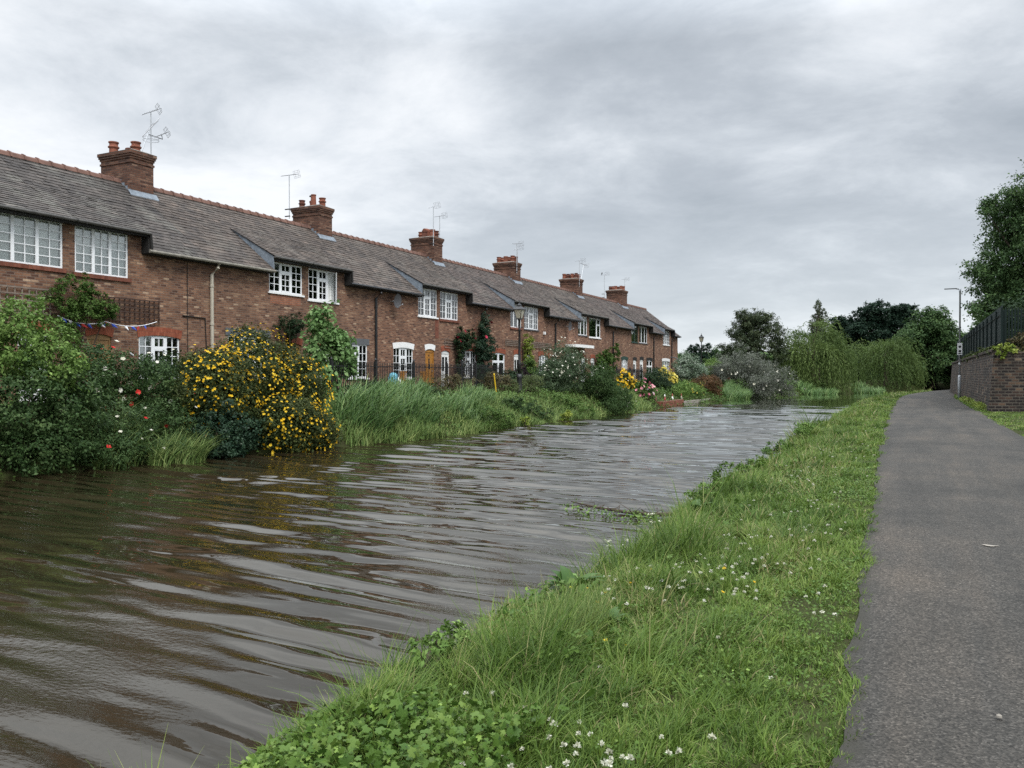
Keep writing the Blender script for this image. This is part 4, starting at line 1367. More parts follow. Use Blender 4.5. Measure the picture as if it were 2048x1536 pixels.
# ------------------------------------------------------------------ far bank planting
YB = [(-17.0, 17.7, 1.75, 1.25, 1.75, 1.5), (-16.7, 16.2, 1.65, 1.0, 1.15, 1.2), (-16.3, 18.7, 1.55, .95, .95, 1.15), (-15.5, 17.7, .75, .85, 1.1, .75), (-15.25, 18.3, .45, .6, .7, .5)]
shrub('flowering_bush', 'big domed bush covered in small yellow flowers, spilling down to the water', 'bush', (-16.9, 18.1, 0.9), YB, 84000, .08, .038, F_YB, 301,
      blossom=[(2000, .045, 5, B_YEL, None)], droop=.4, lump=.14, zmin=0.02, shell=.6)
shrub('leafy_shrub', 'tall light green shrub at the photo edge, in front of the weathered trellis', 'shrub', (-17.8, 11.2, 1.2),
      [(-17.7, 11.3, 2.85, .85, .85, 1.0), (-17.9, 10.4, 2.6, .9, .8, .9), (-17.4, 12.0, 2.3, .75, .7, .8)], 17000, .085, .05, F_LIGHT, 302, droop=.3, zmin=.3)
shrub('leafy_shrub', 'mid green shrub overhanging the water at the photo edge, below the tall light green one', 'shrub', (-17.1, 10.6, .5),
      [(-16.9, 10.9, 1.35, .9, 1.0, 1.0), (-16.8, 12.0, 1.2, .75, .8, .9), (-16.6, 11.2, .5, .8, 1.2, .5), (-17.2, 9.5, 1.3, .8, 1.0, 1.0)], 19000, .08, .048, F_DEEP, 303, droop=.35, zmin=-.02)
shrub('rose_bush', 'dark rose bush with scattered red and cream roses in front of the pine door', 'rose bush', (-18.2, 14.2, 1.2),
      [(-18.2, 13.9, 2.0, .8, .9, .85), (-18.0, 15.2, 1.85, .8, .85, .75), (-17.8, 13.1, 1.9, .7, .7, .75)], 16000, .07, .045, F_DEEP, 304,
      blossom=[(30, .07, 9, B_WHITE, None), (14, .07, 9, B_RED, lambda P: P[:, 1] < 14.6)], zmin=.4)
shrub('garden_shrub', 'small dark green shrub beneath the arched window of the first whole cottage', 'shrub', (-19.4, 16.9, 1.3),
      [(-19.3, 16.8, 2.0, .7, .8, .75), (-18.8, 17.6, 1.9, .6, .6, .7)], 8000, .08, .06, F_DARK, 305, blossom=[(10, .05, 6, B_WHITE, None)])
shrub('trailing_plant', 'dark ivy-like bush hanging into the water beside the yellow-flowered bush', 'bush', (-16.1, 15.6, .4),
      [(-16.0, 15.4, .75, .55, .75, .65), (-15.85, 16.2, .6, .5, .6, .55), (-15.7, 15.6, .3, .45, .8, .3)], 11000, .065, .05, F_IVY, 306, zmin=-.02)
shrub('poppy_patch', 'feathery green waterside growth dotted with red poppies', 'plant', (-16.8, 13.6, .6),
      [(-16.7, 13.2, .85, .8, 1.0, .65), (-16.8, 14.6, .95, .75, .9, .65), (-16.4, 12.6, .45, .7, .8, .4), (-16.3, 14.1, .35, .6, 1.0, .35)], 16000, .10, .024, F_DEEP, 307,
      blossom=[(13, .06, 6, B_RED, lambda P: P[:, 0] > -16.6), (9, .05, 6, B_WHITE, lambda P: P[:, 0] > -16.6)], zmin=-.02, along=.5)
shrub('wall_climber', 'bushy green climber on the wall below the gap between the first two dormer windows', 'climber', (-21.3, 15.4, 1.3),
      [(-21.25, 15.25, 4.35, .32, .65, .62), (-21.25, 15.8, 4.15, .3, .6, .55), (-21.3, 15.2, 3.7, .25, .35, .5), (-21.3, 15.3, 3.0, .22, .3, .7), (-21.3, 16.3, 4.0, .25, .5, .4)], 8000, .075, .04, F_MID, 308)
shrub('wall_climber', 'dark twiggy climber on the wall above a red lintel, left of the fig tree', 'climber', (-21.3, 24.3, 1.3),
      [(-21.3, 24.1, 4.0, .3, .55, .42), (-21.3, 24.7, 4.05, .26, .4, .36), (-21.35, 24.4, 3.2, .16, .22, .8)], 5000, .065, .03, F_DARK, 309)
shrub('fig_tree', 'young fig tree with large pale green leaves against the wall by the railing', 'tree', (-19.6, 24.2, 1.3),
      [(-19.5, 24.1, 3.0, .75, .8, .9), (-19.5, 23.8, 4.05, .35, .4, .6), (-19.4, 24.75, 3.4, .42, .45, .5), (-19.3, 24.9, 2.55, .42, .42, .6), (-19.6, 23.9, 2.0, .7, .8, .7)], 4300, .18, .13, F_FIG, 310, per=14, sig=.2)
# sword-leaved clumps and reeds
SG = 'sword-leaved clumps along the water'
sword_clump('sword_leaf_clump', 'tall blue-green sword-leaved clump in front of the iron railing', 'plant', -17.0, 25.4, .9, 900, 1.0, .75, 1.25, G_SWORD, 321, SG, W=.045)
sword_clump('sword_leaf_clump', 'sword-leaved clump drooping to the water beside the yellow-flowered bush', 'plant', -15.6, 21.2, .4, 1000, 1.35, .8, 1.2, G_SWORD, 322, SG, W=.04)
sword_clump('sword_leaf_clump', 'smaller arching sword-leaved clump with a dark hollow beneath, at the water', 'plant', -15.3, 23.8, .3, 700, 1.1, .6, .9, G_SWORD, 323, SG, W=.04)
sword_clump('sword_leaf_clump', 'thin bright sword-leaved clump among the poppies', 'plant', -16.6, 12.9, .4, 420, 1.2, .5, .7, G_REED, 324, SG, W=.03)
sword_clump('grass_tuft', 'pale grass tuft trailing over the water below the poppies', 'grass', -15.9, 14.1, .1, 700, .95, .45, .8, G_REED, 325, None, W=.022)


def far_grass():
    rg = np.random.default_rng(61)
    n = 17000
    y = rg.uniform(19.5, 49, n)
    x = XL(y) + 0.12 - rg.random(n) ** 1.3 * 2.6
    kp = ~((y > 40.6) & (y < 46.0) & (rg.random(n) < .92))
    x, y = x[kp], y[kp]; n = len(x)
    P = np.stack([x, y, np.maximum(gz(x, y), -.02)], 1)
    az = np.where(rg.random(n) < .6, rg.normal(R(80), .7, n), rg.random(n) * 6.283)
    h = .82 * (.35 + .95 * vnoise(x * .9, y * .9, 62)) * rg.uniform(.6, 1.15, n) * np.interp(y, [19, 24, 30, 38, 49], [.62, .60, .66, .62, .6]) * (.6 + .75 * vnoise(x * .5, y * .45, 67)) * np.interp(XL(y) - x, [0, .8, 2.6], [1.15, .85, .45])
    V, F, t = blades(P, az, rg.uniform(.0, .4, n), h, rg.uniform(.018, .04, n), rg.uniform(.3, 1.7, n), 63, seg=4,
                     tint=.2 + .5 * vnoise(x * 1.1, y * 1.1, 64) + rg.normal(.05, .25, n))
    o = np_mesh('bank_grass', V, F, t, G_REED)
    tag(o, 'rough tall grass and reeds along the far bank', 'grass', kind='stuff')
    # (continued below)
    # low leafy cover under everything on the far bank
    n = 52000
    y = rg.uniform(4, 100, n) ** 1.0
    x = XL(y) + .1 - rg.random(n) * np.where(y < 50, 5.2, 6.5)
    z = np.maximum(gz(x, y), 0) + rg.random(n) ** 1.5 * (.08 + .42 * vnoise(x * 1.3, y * 1.3, 65))
    Nn = unit(np.array([.4, 0, 1]) + .8 * rand_dir(rg, n)); D = unit(np.cross(Nn, rand_dir(rg, n)))
    s = rg.uniform(.06, .13, n) * np.interp(y, [5, 30, 100], [.9, 1.1, 2.0])
    V, F = leaves(np.stack([x, y, z], 1), D, Nn, s, s * .6, rg)
    o = np_mesh('bank_undergrowth', V, F, np.repeat(np.clip(.6 * vnoise(x * .8, y * .8, 66) + .4 * rg.random(n), 0, 1), 4), F_MID)
    tag(o, 'low weeds and nettles covering the garden bank', 'undergrowth', kind='stuff')


far_grass()
shrub('weed_tuft', 'bright yellow-green weed at the water edge below the white-flowered shrub', 'weed', (-14.3, 34.6, .1), [(-14.25, 34.6, .3, .22, .3, .3)], 500, .14, .05, F_GOLD, 331, along=.6)
shrub('weed_tuft', 'small yellow-green weed at the water edge among the reeds', 'weed', (-14.2, 30.2, .1), [(-14.2, 30.2, .22, .16, .2, .22)], 260, .12, .045, F_GOLD, 332, along=.6)
sword_clump('sword_leaf_clump', 'broad sword-leaved clump at the water between the reeds and the drooping clump', 'plant', -15.2, 26.6, .3, 700, 1.0, .6, 1.1, G_SWORD, 326, SG, W=.045)
sword_clump('sword_leaf_clump', 'short sword-leaved clump below the garden gate', 'plant', -16.2, 29.6, .7, 600, .85, .6, .9, G_SWORD, 327, SG, W=.04)
shrub('seeding_weed', 'tall brownish seed-headed weeds in front of the oak door', 'weed', (-17.9, 31.0, 1.2),
      [(-17.9, 30.2, 1.65, .35, .8, .45), (-17.9, 31.6, 1.6, .35, .6, .5)], 2600, .16, .02, F_DRY, 334, along=.8, droop=-.8)
shrub('seeding_weed', 'rusty seed-headed dock stems beside the yellow pole', 'weed', (-17.6, 34.2, 1.2),
      [(-17.6, 33.6, 1.75, .35, .5, .45), (-17.5, 35.0, 1.6, .35, .8, .45)], 2800, .16, .022, F_DRY, 335, along=.8, droop=-.8)
shrub('dark_shrub', 'low dark shrub at the foot of the iron railing, behind the tall sword-leaved clump', 'shrub', (-18.4, 25.6, 1.2),
      [(-18.4, 25.0, 1.5, .5, 1.0, .45), (-18.3, 27.2, 1.45, .5, 1.0, .4), (-18.2, 29.0, 1.4, .45, .8, .35)], 7000, .08, .05, F_DARK, 336)
shrub('dark_shrub', 'dark leafy shrub under the window of the cottage with the white door', 'shrub', (-19.6, 38.6, 1.3),
      [(-19.5, 38.0, 1.75, .5, .9, .5), (-19.4, 39.6, 1.8, .5, .9, .6)], 6000, .09, .05, F_DARK, 337)
for x_, y_, m_, lab in [(-14.75, 27.9, F_MID, 'low leafy weed among the reeds at the water, nearer the sword-leaved clumps'),
                        (-14.9, 32.2, F_DEEP, 'dark leafy weed among the reeds, below the yellow pole'),
                        (-14.8, 37.2, F_MID, 'low leafy weed among the reeds, below the white-flowered shrub')]:
    shrub('bank_weed', lab, 'weed', (x_, y_, float(gz(x_, y_))), [(x_, y_, .5, .45, .9, .42), (x_ + .2, y_ + 1.0, .3, .35, .6, .32), (x_ - .5, y_ - .6, .8, .45, .7, .35)], 4200, .085, .045, m_, int(y_ * 31), 'leafy weeds among the far bank reeds', zmin=-.02)
GC = 'climbers on the middle cottages'
shrub('rose_climber', 'climbing rose with crimson blooms between the white door and its window', 'climber', (-21.3, 37.2, 1.3),
      [(-21.3, 37.2, 3.9, .25, .45, .75), (-21.3, 38.2, 4.15, .22, .6, .35), (-21.3, 37.3, 2.7, .2, .3, .9), (-21.3, 38.0, 3.65, .2, .5, .25)], 6500, .08, .05, F_DARK, 341, GC,
      blossom=[(11, .11, 9, B_CRIM, lambda P: P[:, 2] > 3.7)])
shrub('ivy_climber', 'dark ivy column climbing to the eaves of the cottage with the white door', 'climber', (-21.25, 39.7, 1.3),
      [(-21.2, 39.75, 4.6, .28, .5, .85), (-21.2, 39.8, 3.6, .4, .95, .75), (-21.2, 39.6, 2.5, .35, .6, 1.0), (-21.2, 39.9, 1.8, .4, .6, .6)], 13000, .075, .055, F_IVY, 342, GC,
      blossom=[(3, .11, 9, B_CRIM, lambda P: P[:, 2] > 3.6)])
shrub('garden_shrub', 'purple-leaved shrub beneath the double window behind the railing', 'shrub', (-20.2, 42.0, 1.3),
      [(-20.1, 41.4, 1.85, .5, .7, .6), (-20.1, 42.3, 2.05, .45, .6, .65)], 5000, .08, .05, F_PURPLE, 343)
shrub('garden_shrub', 'round green shrub beside the door behind the old street lamp', 'shrub', (-20.2, 43.6, 1.3),
      [(-20.1, 43.3, 2.2, .5, .65, .8)], 4500, .08, .05, F_MID, 344)
shrub('light_climber', 'pale yellow-green climber beside the old street lamp', 'climber', (-21.3, 45.6, 1.3),
      [(-21.25, 45.6, 4.0, .25, .45, .6), (-21.25, 45.5, 3.2, .25, .5, .6), (-21.25, 45.9, 2.4, .25, .6, .7)], 5000, .09, .05, F_GOLD, 345, GC)
shrub('flowering_shrub', 'large silvery shrub with white flowers in front of the white canopy', 'shrub', (-17.2, 40.6, 1.2),
      [(-17.1, 40.9, 2.55, 1.2, 1.35, 1.2), (-16.9, 39.5, 2.2, 1.0, 1.1, 1.0), (-17.0, 42.0, 2.2, 1.1, 1.2, 1.0), (-16.9, 38.6, 1.7, .8, .9, .8)], 22000, .11, .036, F_SILVER, 346,
      blossom=[(170, .05, 6, B_WHITE, lambda P: P[:, 2] > 2.0)], along=.5, lump=.35)
shrub('dark_shrub', 'dark rounded shrub hanging over the water below the silvery shrub', 'shrub', (-15.7, 42.6, .6),
      [(-15.6, 42.3, 1.6, 1.0, 1.2, 1.05), (-15.0, 43.2, 1.0, .85, 1.1, .9), (-14.7, 42.4, .5, .8, 1.4, .5), (-15.9, 43.6, 1.9, .8, .9, .8), (-14.9, 44.4, .6, .6, .9, .55)], 20000, .10, .04, F_DEEP, 347, blossom=[(28, .06, 6, B_WHITE, lambda P: P[:, 1] > 43)], zmin=-.02, up=.2)
shrub('garden_shrub', 'olive shrub at the feet of the old street lamp', 'shrub', (-17.2, 36.2, 1.1),
      [(-17.1, 36.4, 1.55, .6, .9, .55), (-17.2, 34.9, 1.35, .55, .8, .45), (-17.3, 37.6, 1.6, .6, .8, .6)], 7000, .10, .03, F_OLIVE, 348)
shrub('wall_climber', 'green creeper hanging on the wall above the green-linteled window', 'climber', (-21.25, 59.5, 1.3),
      [(-21.2, 59.6, 3.5, .3, 1.0, .6), (-21.2, 60.4, 2.7, .3, .9, .8), (-21.2, 58.4, 3.0, .3, .8, .7), (-21.2, 62.0, 4.0, .2, .3, .7)], 7000, .11, .07, F_MID, 349)
shrub('yellow_shrub', 'golden yellow flowering shrub beside the dark shrub, facing the water', 'shrub', (-16.9, 50.6, .9),
      [(-16.8, 50.3, 1.75, .5, .55, .6), (-16.6, 51.2, 1.3, .45, .5, .55)], 4500, .1, .05, F_OLIVE, 350, blossom=[(170, .1, 5, B_YEL, lambda P: P[:, 2] > 1.1)])
shrub('yellow_shrub', 'pale yellow flowering shrub beneath the green-linteled window', 'shrub', (-17.6, 61.9, 1.1),
      [(-17.4, 61.6, 2.0, .6, .8, .55), (-17.1, 62.8, 1.6, .5, .7, .55)], 5000, .11, .05, F_OLIVE, 351, blossom=[(230, .13, 5, B_PALEYEL, lambda P: P[:, 2] > 1.5)])
shrub('pink_rose', 'pink rose bush spilling over the canal edge', 'rose bush', (-15.6, 50.6, .6),
      [(-15.6, 50.2, 1.25, .4, .6, .5), (-15.3, 51.2, .8, .4, .6, .5)], 4000, .09, .05, F_MID, 352, blossom=[(34, .12, 8, B_PINK, None)])
shrub('dark_shrub', 'dark clipped shrub between the two yellow shrubs', 'shrub', (-17.0, 57.6, 1.0),
      [(-16.9, 57.2, 1.75, .8, 1.2, .85), (-17.2, 59.3, 1.9, .8, 1.0, .75), (-16.4, 58.4, 1.2, .7, 1.3, .7)], 10000, .10, .06, F_DARK, 353)
shrub('garden_shrub', 'fresh green shrub at the canal edge beside the garden ornaments', 'shrub', (-15.5, 58.8, .5),
      [(-15.3, 58.4, .85, .6, 1.2, .6), (-15.4, 60.4, .95, .6, 1.2, .65), (-15.2, 62.6, .8, .6, 1.3, .6)], 9000, .11, .05, F_LIGHT, 354, blossom=[(30, .08, 6, B_PALEYEL, lambda P: P[:, 1] > 60)])
shrub('white_leaf_shrub', 'white-edged variegated shrub by the corner of the last cottage', 'shrub', (-19.0, 75.2, 1.3),
      [(-19.0, 75.0, 2.8, 1.1, 1.5, 1.2), (-18.6, 77.0, 2.4, 1.0, 1.4, 1.1)], 11000, .15, .08, F_WHITE, 355)
shrub('red_brown_shrub', 'red-brown rounded shrub at the canal edge', 'shrub', (-15.3, 67.0, .6),
      [(-15.2, 66.5, 1.35, .9, 1.3, .9), (-15.0, 68.0, .95, .8, 1.2, .8)], 11000, .09, .05, F_RED, 356, zmin=-.02)
shrub('clipped_hedge', 'bright green clipped hedge behind the dark garden wall', 'hedge', (-19.0, 86.0, 1.3),
      [(-19.0, 85.5, 2.9, 1.0, 1.9, .95), (-18.6, 88.6, 2.7, 1.0, 1.8, .9)], 9000, .13, .07, F_LIGHT, 357, lump=.12)
shrub('buddleia', 'large grey-purple drooping shrub leaning over the water', 'shrub', (-13.8, 76.5, .9),
      [(-14.0, 76.6, 2.9, 2.1, 2.6, 1.5), (-12.7, 78.5, 2.2, 1.8, 2.3, 1.4), (-11.6, 79.0, 1.2, 1.7, 2.2, 1.15), (-12.3, 75.2, 1.3, 1.4, 2.2, 1.2), (-15.3, 74.6, 2.6, 1.2, 1.7, 1.2)],
      30000, .2, .05, F_GREYPURP, 358, along=.6, zmin=-.02, blossom=[(60, .12, 6, B_WHITE, lambda P: P[:, 2] < 3)], lump=.34)
sword_clump('reed_clump', 'tall pale reeds in front of the grey-purple shrub', 'reeds', -13.7, 71.5, .2, 1500, 1.15, 1.0, 3.0, G_SWORD, 361, W=.06, wind=.9)
sword_clump('reed_clump', 'reed bed under the first willow, at the far bend', 'reeds', -9.3, 92.5, .2, 900, .95, 2.0, 2.2, G_SWORD, 362, W=.09, wind=1.0)
sword_clump('reed_clump', 'reed bed between the two willows at the bend', 'reeds', -4.9, 104, .2, 800, .95, 1.8, 3.0, G_SWORD, 363, W=.09, wind=1.0)


# ------------------------------------------------------------------ trees
def trunk(root, base, h, r, limbs, seed, mat=M_BARK):
    rg = random.Random(seed)
    mb = MB(base)
    x, y, z = base
    mb.tube([(x, y, z - .2), (x + rg.uniform(-.1, .1), y, z + h * .5), (x, y + rg.uniform(-.2, .2), z + h)], [r, r * .75, r * .5], 8)
    for e in limbs:
        s = (x, y, z + h * rg.uniform(.55, .98))
        m = tuple((s[i] + e[i]) / 2 + rg.uniform(-.2, .2) for i in range(3))
        mb.tube([s, m, e], [r * .4, r * .25, r * .06], 5)
    mb.build('trunk', mat, root)


def tree(name, label, base, h, r, blobs, n, L, W, mat, seed, group=None, **kw):
    root = thing(name, base, label, 'tree', group)
    V, F, t = crown_mesh(blobs, n, L, W, seed, **kw)
    np_mesh('crown', V, F, t, mat, root, base)
    trunk(root, base, h, r, [(b[0], b[1], b[2] + b[5] * .3) for b in blobs], seed)
    return root


def scatter_blobs(seed, n, cx, cy, z0, z1, rx, ry, size, shape=lambda f: 1):
    rg = np.random.default_rng(seed)
    out = []
    for k in range(n):
        f = (k + .5) / n
        a = k * 2.4 + rg.random() * .8
        s = shape(f)
        q = math.sqrt(rg.random()) * s
        z = z0 + (z1 - z0) * f
        r = size * rg.uniform(.7, 1.25)
        out.append((cx + rx * q * math.cos(a), cy + ry * q * math.sin(a), z, r, r, r * .8))
    return out


tree('street_tree', 'tall leafy birch-like tree behind the green fence, towering over the wall', (6.6, 60, 3.0), 7.5, .24,
     scatter_blobs(1, 64, 7.4, 60, 5.4, 13.7, 4.2, 3.6, 1.2, lambda f: (1.0 if f < .6 else 1.0 - (f - .6) * 1.3)) + [(3.9, 60, 6.4, 1.0, 1, .6), (4.4, 60.5, 13.0, .8, .8, .5), (4.0, 59.5, 12.2, .5, .5, .4), (6.4, 60, 14.3, .6, .6, .8)],
     95000, .18, .11, F_TREE, 401, per=22, sig=.17, droop=.5, shell=.3)
tree('birch_tree', 'dark drooping birch beyond the last cottage', (-16.0, 95, 1.3), 5.5, .2,
     scatter_blobs(2, 26, -16.2, 95, 3.2, 9.0, 3.0, 2.6, .95, lambda f: 1.0 - .45 * f) + [(-17.4, 95, 8.6, .8, .8, .7), (-13.9, 96, 7.6, .7, .7, .8), (-13.4, 96, 6.2, .6, .6, 1.0), (-19.0, 94, 5.0, 1.1, 1, .9)],
     26000, .22, .10, F_BIRCH, 402, droop=1.1, shell=.3, sig=.2)


def willow(label, cx, cy, R_, top, seed, n=900, skew=0.0):
    base = (cx, cy, 1.0)
    root = thing('willow_tree', base, label, 'tree', 'weeping willows at the bend')
    rg = np.random.default_rng(seed)
    # boughs: each ends in a tuft from which a sheaf of strands falls
    nb = 21
    PP, DD, TT = [], [], []
    tips = []
    for b in range(nb):
        a = b * 2.4 + rg.normal(0, .3)
        rr = math.sqrt((b + .5) / nb)
        zt = top * (1 - .42 * rr ** 2.2) * rg.uniform(.70, 1.0); rr = rr * rg.uniform(.75, 1.12)
        c = np.array([cx + R_ * .78 * rr * math.cos(a), cy + R_ * .78 * rr * math.sin(a), zt - .5])
        tips.append(c)
        bt = .72 * rg.random()
        for k in range(n // nb):
            aa = a + rg.normal(0, .9)
            p = c + rg.normal(0, .35, 3) * np.array([1, 1, .6])
            out = np.array([math.cos(aa), math.sin(aa), 0])
            d = unit(out * rg.uniform(.3, .9) + np.array([.10, .05, .7]))
            end = max(.05, rg.uniform(.02, 1.8) if rr > .55 else rg.uniform(1.2, 5.0))
            g = rg.uniform(.20, .36)
            for j in range(60):
                PP.append(p + rg.normal(0, .05, 3)); DD.append(unit(d + rg.normal(0, .32, 3))); TT.append(bt + .35 * rg.random())
                d = unit(d + np.array([.012 + skew, .02, -g]))
                p = p + d * .25
                if p[2] < end:
                    break
    P, D = np.array(PP), np.array(DD)
    Nn = unit(np.cross(D, rand_dir(rg, len(P))))
    V, F = leaves(P, D, Nn, rg.uniform(.3, .5, len(P)), rg.uniform(.06, .10, len(P)), rg)
    np_mesh('crown', V, F, np.repeat(np.array(TT), 4), F_WILLOW, root, base)
    trunk(root, base, top * .6, .3, [tuple(t) for t in tips[::3]], seed)


willow('weeping willow hanging to the water, the fuller one in front of the poplar', -10.4, 99, 3.8, 8.5, 411)
willow('weeping willow in front of the round dark tree, its strands over the path bend', -3.2, 112, 3.6, 7.6, 412, n=700)
rgp = random.Random(17)
pb = []
for k in range(17):
    an = k * 2.4
    zt = 14.6 - .30 * k
    for j in range(7):
        f = j / 6
        sp = .25 + (1.9 * k / 17) * (.45 + .55 * f)
        pb.append((-14.9 + sp * math.cos(an), 150 + sp * math.sin(an), 5.5 + (zt - 5.5) * f, .24, .24, .75))
tree('poplar_tree', 'slender pale poplar showing above the willows', (-14.9, 150, 1.3), 12, .3, pb, 11000, .30, .13, F_POPLAR, 421, droop=-.6, shell=.2, sig=.3, per=20)
CY = 'dark cypresses behind the willows'
for k, (x, y, h, r, lab) in enumerate([(-9.9, 136, 10.9, 2.8, 'broad dark cypress behind the willows, beside the poplar'),
                                       (-6.0, 134, 12.9, 3.0, 'tallest dark cypress behind the second willow'),
                                       (-2.0, 137, 12.7, 3.1, 'dark cypress behind the willows, next to the round tree')]):
    rgk = np.random.default_rng(431 + k)
    bl = []
    for j in range(30):
        f = j / 30
        a = j * 2.4
        q = r * (1.0 - .55 * max(0, f - .5) / .5) * (.5 + .55 * rgk.random())
        bl.append((x + q * math.cos(a), y + q * math.sin(a), 1.6 + (h - 2.0) * f, 1.35, 1.35, .95))
    tree('cypress_tree', lab, (x, y, 1.2), h * .7, .3, bl, 24000, .42, .17, F_CYP, 431 + k, CY, droop=-.35, along=1.1, shell=.25, sig=.16)
tree('round_tree', 'round-headed broadleaf tree where the path disappears', (2.2, 121, .6), 5, .35,
     scatter_blobs(8, 60, 1.9, 121, 1.4, 9.8, 4.4, 4.0, 1.6, lambda f: math.sin(min(1, .35 + f * .75) * math.pi) ** .5 if f > .5 else 1.0) + [(2.0, 121, 10.1, 1.3, 1.3, .8)],
     52000, .32, .19, F_TREE, 441, shell=.3, sig=.18)
tree('round_tree', 'dark broadleaf tree behind the lamp post, beyond the end of the wall', (9.5, 126, .8), 5, .35,
     scatter_blobs(9, 26, 9.5, 126, 1.4, 8.2, 4.0, 4.0, 1.4, lambda f: 1 - .3 * f), 18000, .32, .18, F_TREE, 442, shell=.3, sig=.18)
for k, (x, y, h, r) in enumerate([(-24.0, 98.5, 6.3, 1.1), (-23.6, 103.2, 6.35, 1.2)]):
    bl = [(x + .35 * math.cos(j * 2.4) * r, y + .35 * math.sin(j * 2.4) * r, 1.8 + (h - 2.2) * j / 12, r * (1 - .72 * j / 12), r * (1 - .72 * j / 12), .7) for j in range(12)]
    tree('conifer', ['pointed dark conifer nearer the last cottage, beside the far lamp', 'pointed dark conifer right behind the far lamp'][k], (x, y, 1.3), h * .5, .14, bl, 6500, .22, .09, F_CYP, 451 + k, 'pair of pointed conifers', along=.5, lump=.1)
for k, (x, y, zt, rx, m, lab) in enumerate([(-27.5, 97, 5.6, 2.2, F_MID, 'bushy tree just beyond the corner of the last cottage'),
                                            (-24.5, 112, 5.9, 2.4, F_TREE, 'bushy green tree between the far lamp and the birch'),
                                            (-21.5, 116, 6.4, 2.2, F_MID, 'wispy green tree beside the birch'),
                                            (-18.5, 103, 4.6, 2.6, F_DARK, 'dark bush under the birch')]):
    tree('garden_tree', lab, (x, y, 1.3), 2.2, .14, scatter_blobs(20 + k, 12, x, y, 2.0, zt - .8, rx, rx, 1.0, lambda f: 1 - .5 * f), 9000, .24, .13, m, 461 + k, 'garden trees beyond the terrace', sig=.2)


def far_hedge():
    rg = np.random.default_rng(91)
    n = 30000
    u = rg.random(n)
    x = -60 + 130 * u; y = 175 + 20 * rg.random(n) + 12 * np.sin(u * 9)
    h = 4.0 + 4.5 * vnoise(u * 16, 0.5 + 0 * u, 92)
    z = 1 + h * rg.random(n) ** .7
    Nn = rand_dir(rg, n); D = unit(np.cross(Nn, rand_dir(rg, n)))
    s = rg.uniform(.7, 1.4, n)
    V, F = leaves(np.stack([x, y, z], 1), D, Nn, s, s * .6, rg)
    tag(np_mesh('far_treeline', V, F, np.repeat(rg.random(n), 4), F_TREE), 'distant line of trees closing the view beyond the bend', 'trees', kind='stuff')


far_hedge()


# ------------------------------------------------------------------ iron railings, lamps, garden things on the far bank
def railing(name, label, x, y0, y1, z0, h, npan, mat, post_h=.12):
    root = thing(name, (x, y0, z0), label, 'railing', None)
    w = (y1 - y0) / npan
    for k in range(npan):
        a = w * k
        mb = MB()
        for z in (.12, h - .16):
            mb.box(-.012, .012, a + .03, a + w - .03, z, z + .035)
        n = int(w / .115)
        for j in range(1, n):
            yy = a + w * j / n
            mb.box(-.011, .011, yy - .012, yy + .012, .04, h - .03)
            mb.lathe(0, yy, [(.018, h - .03), (.012, h), (.002, h + .03)], 5)
        mb.build('bar_panel', mat, root)
    for k in range(npan + 1):
        yy = w * k
        MB().box(-.045, .045, yy - .045, yy + .045, -.3, h + post_h - .06).lathe(0, yy, [(.03, h + post_h - .06), (.05, h + post_h - .01), (.035, h + post_h + .04), (.004, h + post_h + .07)], 8).build('post', mat, root)


railing('iron_railing', 'long black iron railing in front of the cottages by the fig tree', -19.0, 23.8, 37.4, 1.28, 1.3, 5, M_IRON)
railing('iron_railing', 'short black iron railing behind the golden yellow shrub', -19.0, 55.5, 61.5, 1.28, 1.25, 2, M_IRON)
g = thing('garden_gate', (-18.6, 32.6, 1.28), 'black iron garden gate with a curled top before the white door', 'gate')
m_ = MB().box(-.03, .03, -.03, .03, -.3, 1.5).box(-.03, .03, .87, .93, -.3, 1.35)
m_.build('post', M_IRON, g)
m_ = MB()
for k in range(1, 8):
    m_.box(-.01, .01, .11 * k - .01, .11 * k + .01, .05, 1.15)
m_.box(-.012, .012, .03, .87, .05, .09).box(-.012, .012, .03, .87, 1.0, 1.04)
m_.build('bar_panel', M_IRON, g)
MB().tube([(0, .03 + .42 * (1 - math.cos(k * .3142)), 1.15 + .32 * math.sin(k * .3142)) for k in range(11)], .018, 6).build('scroll', M_IRON, g)


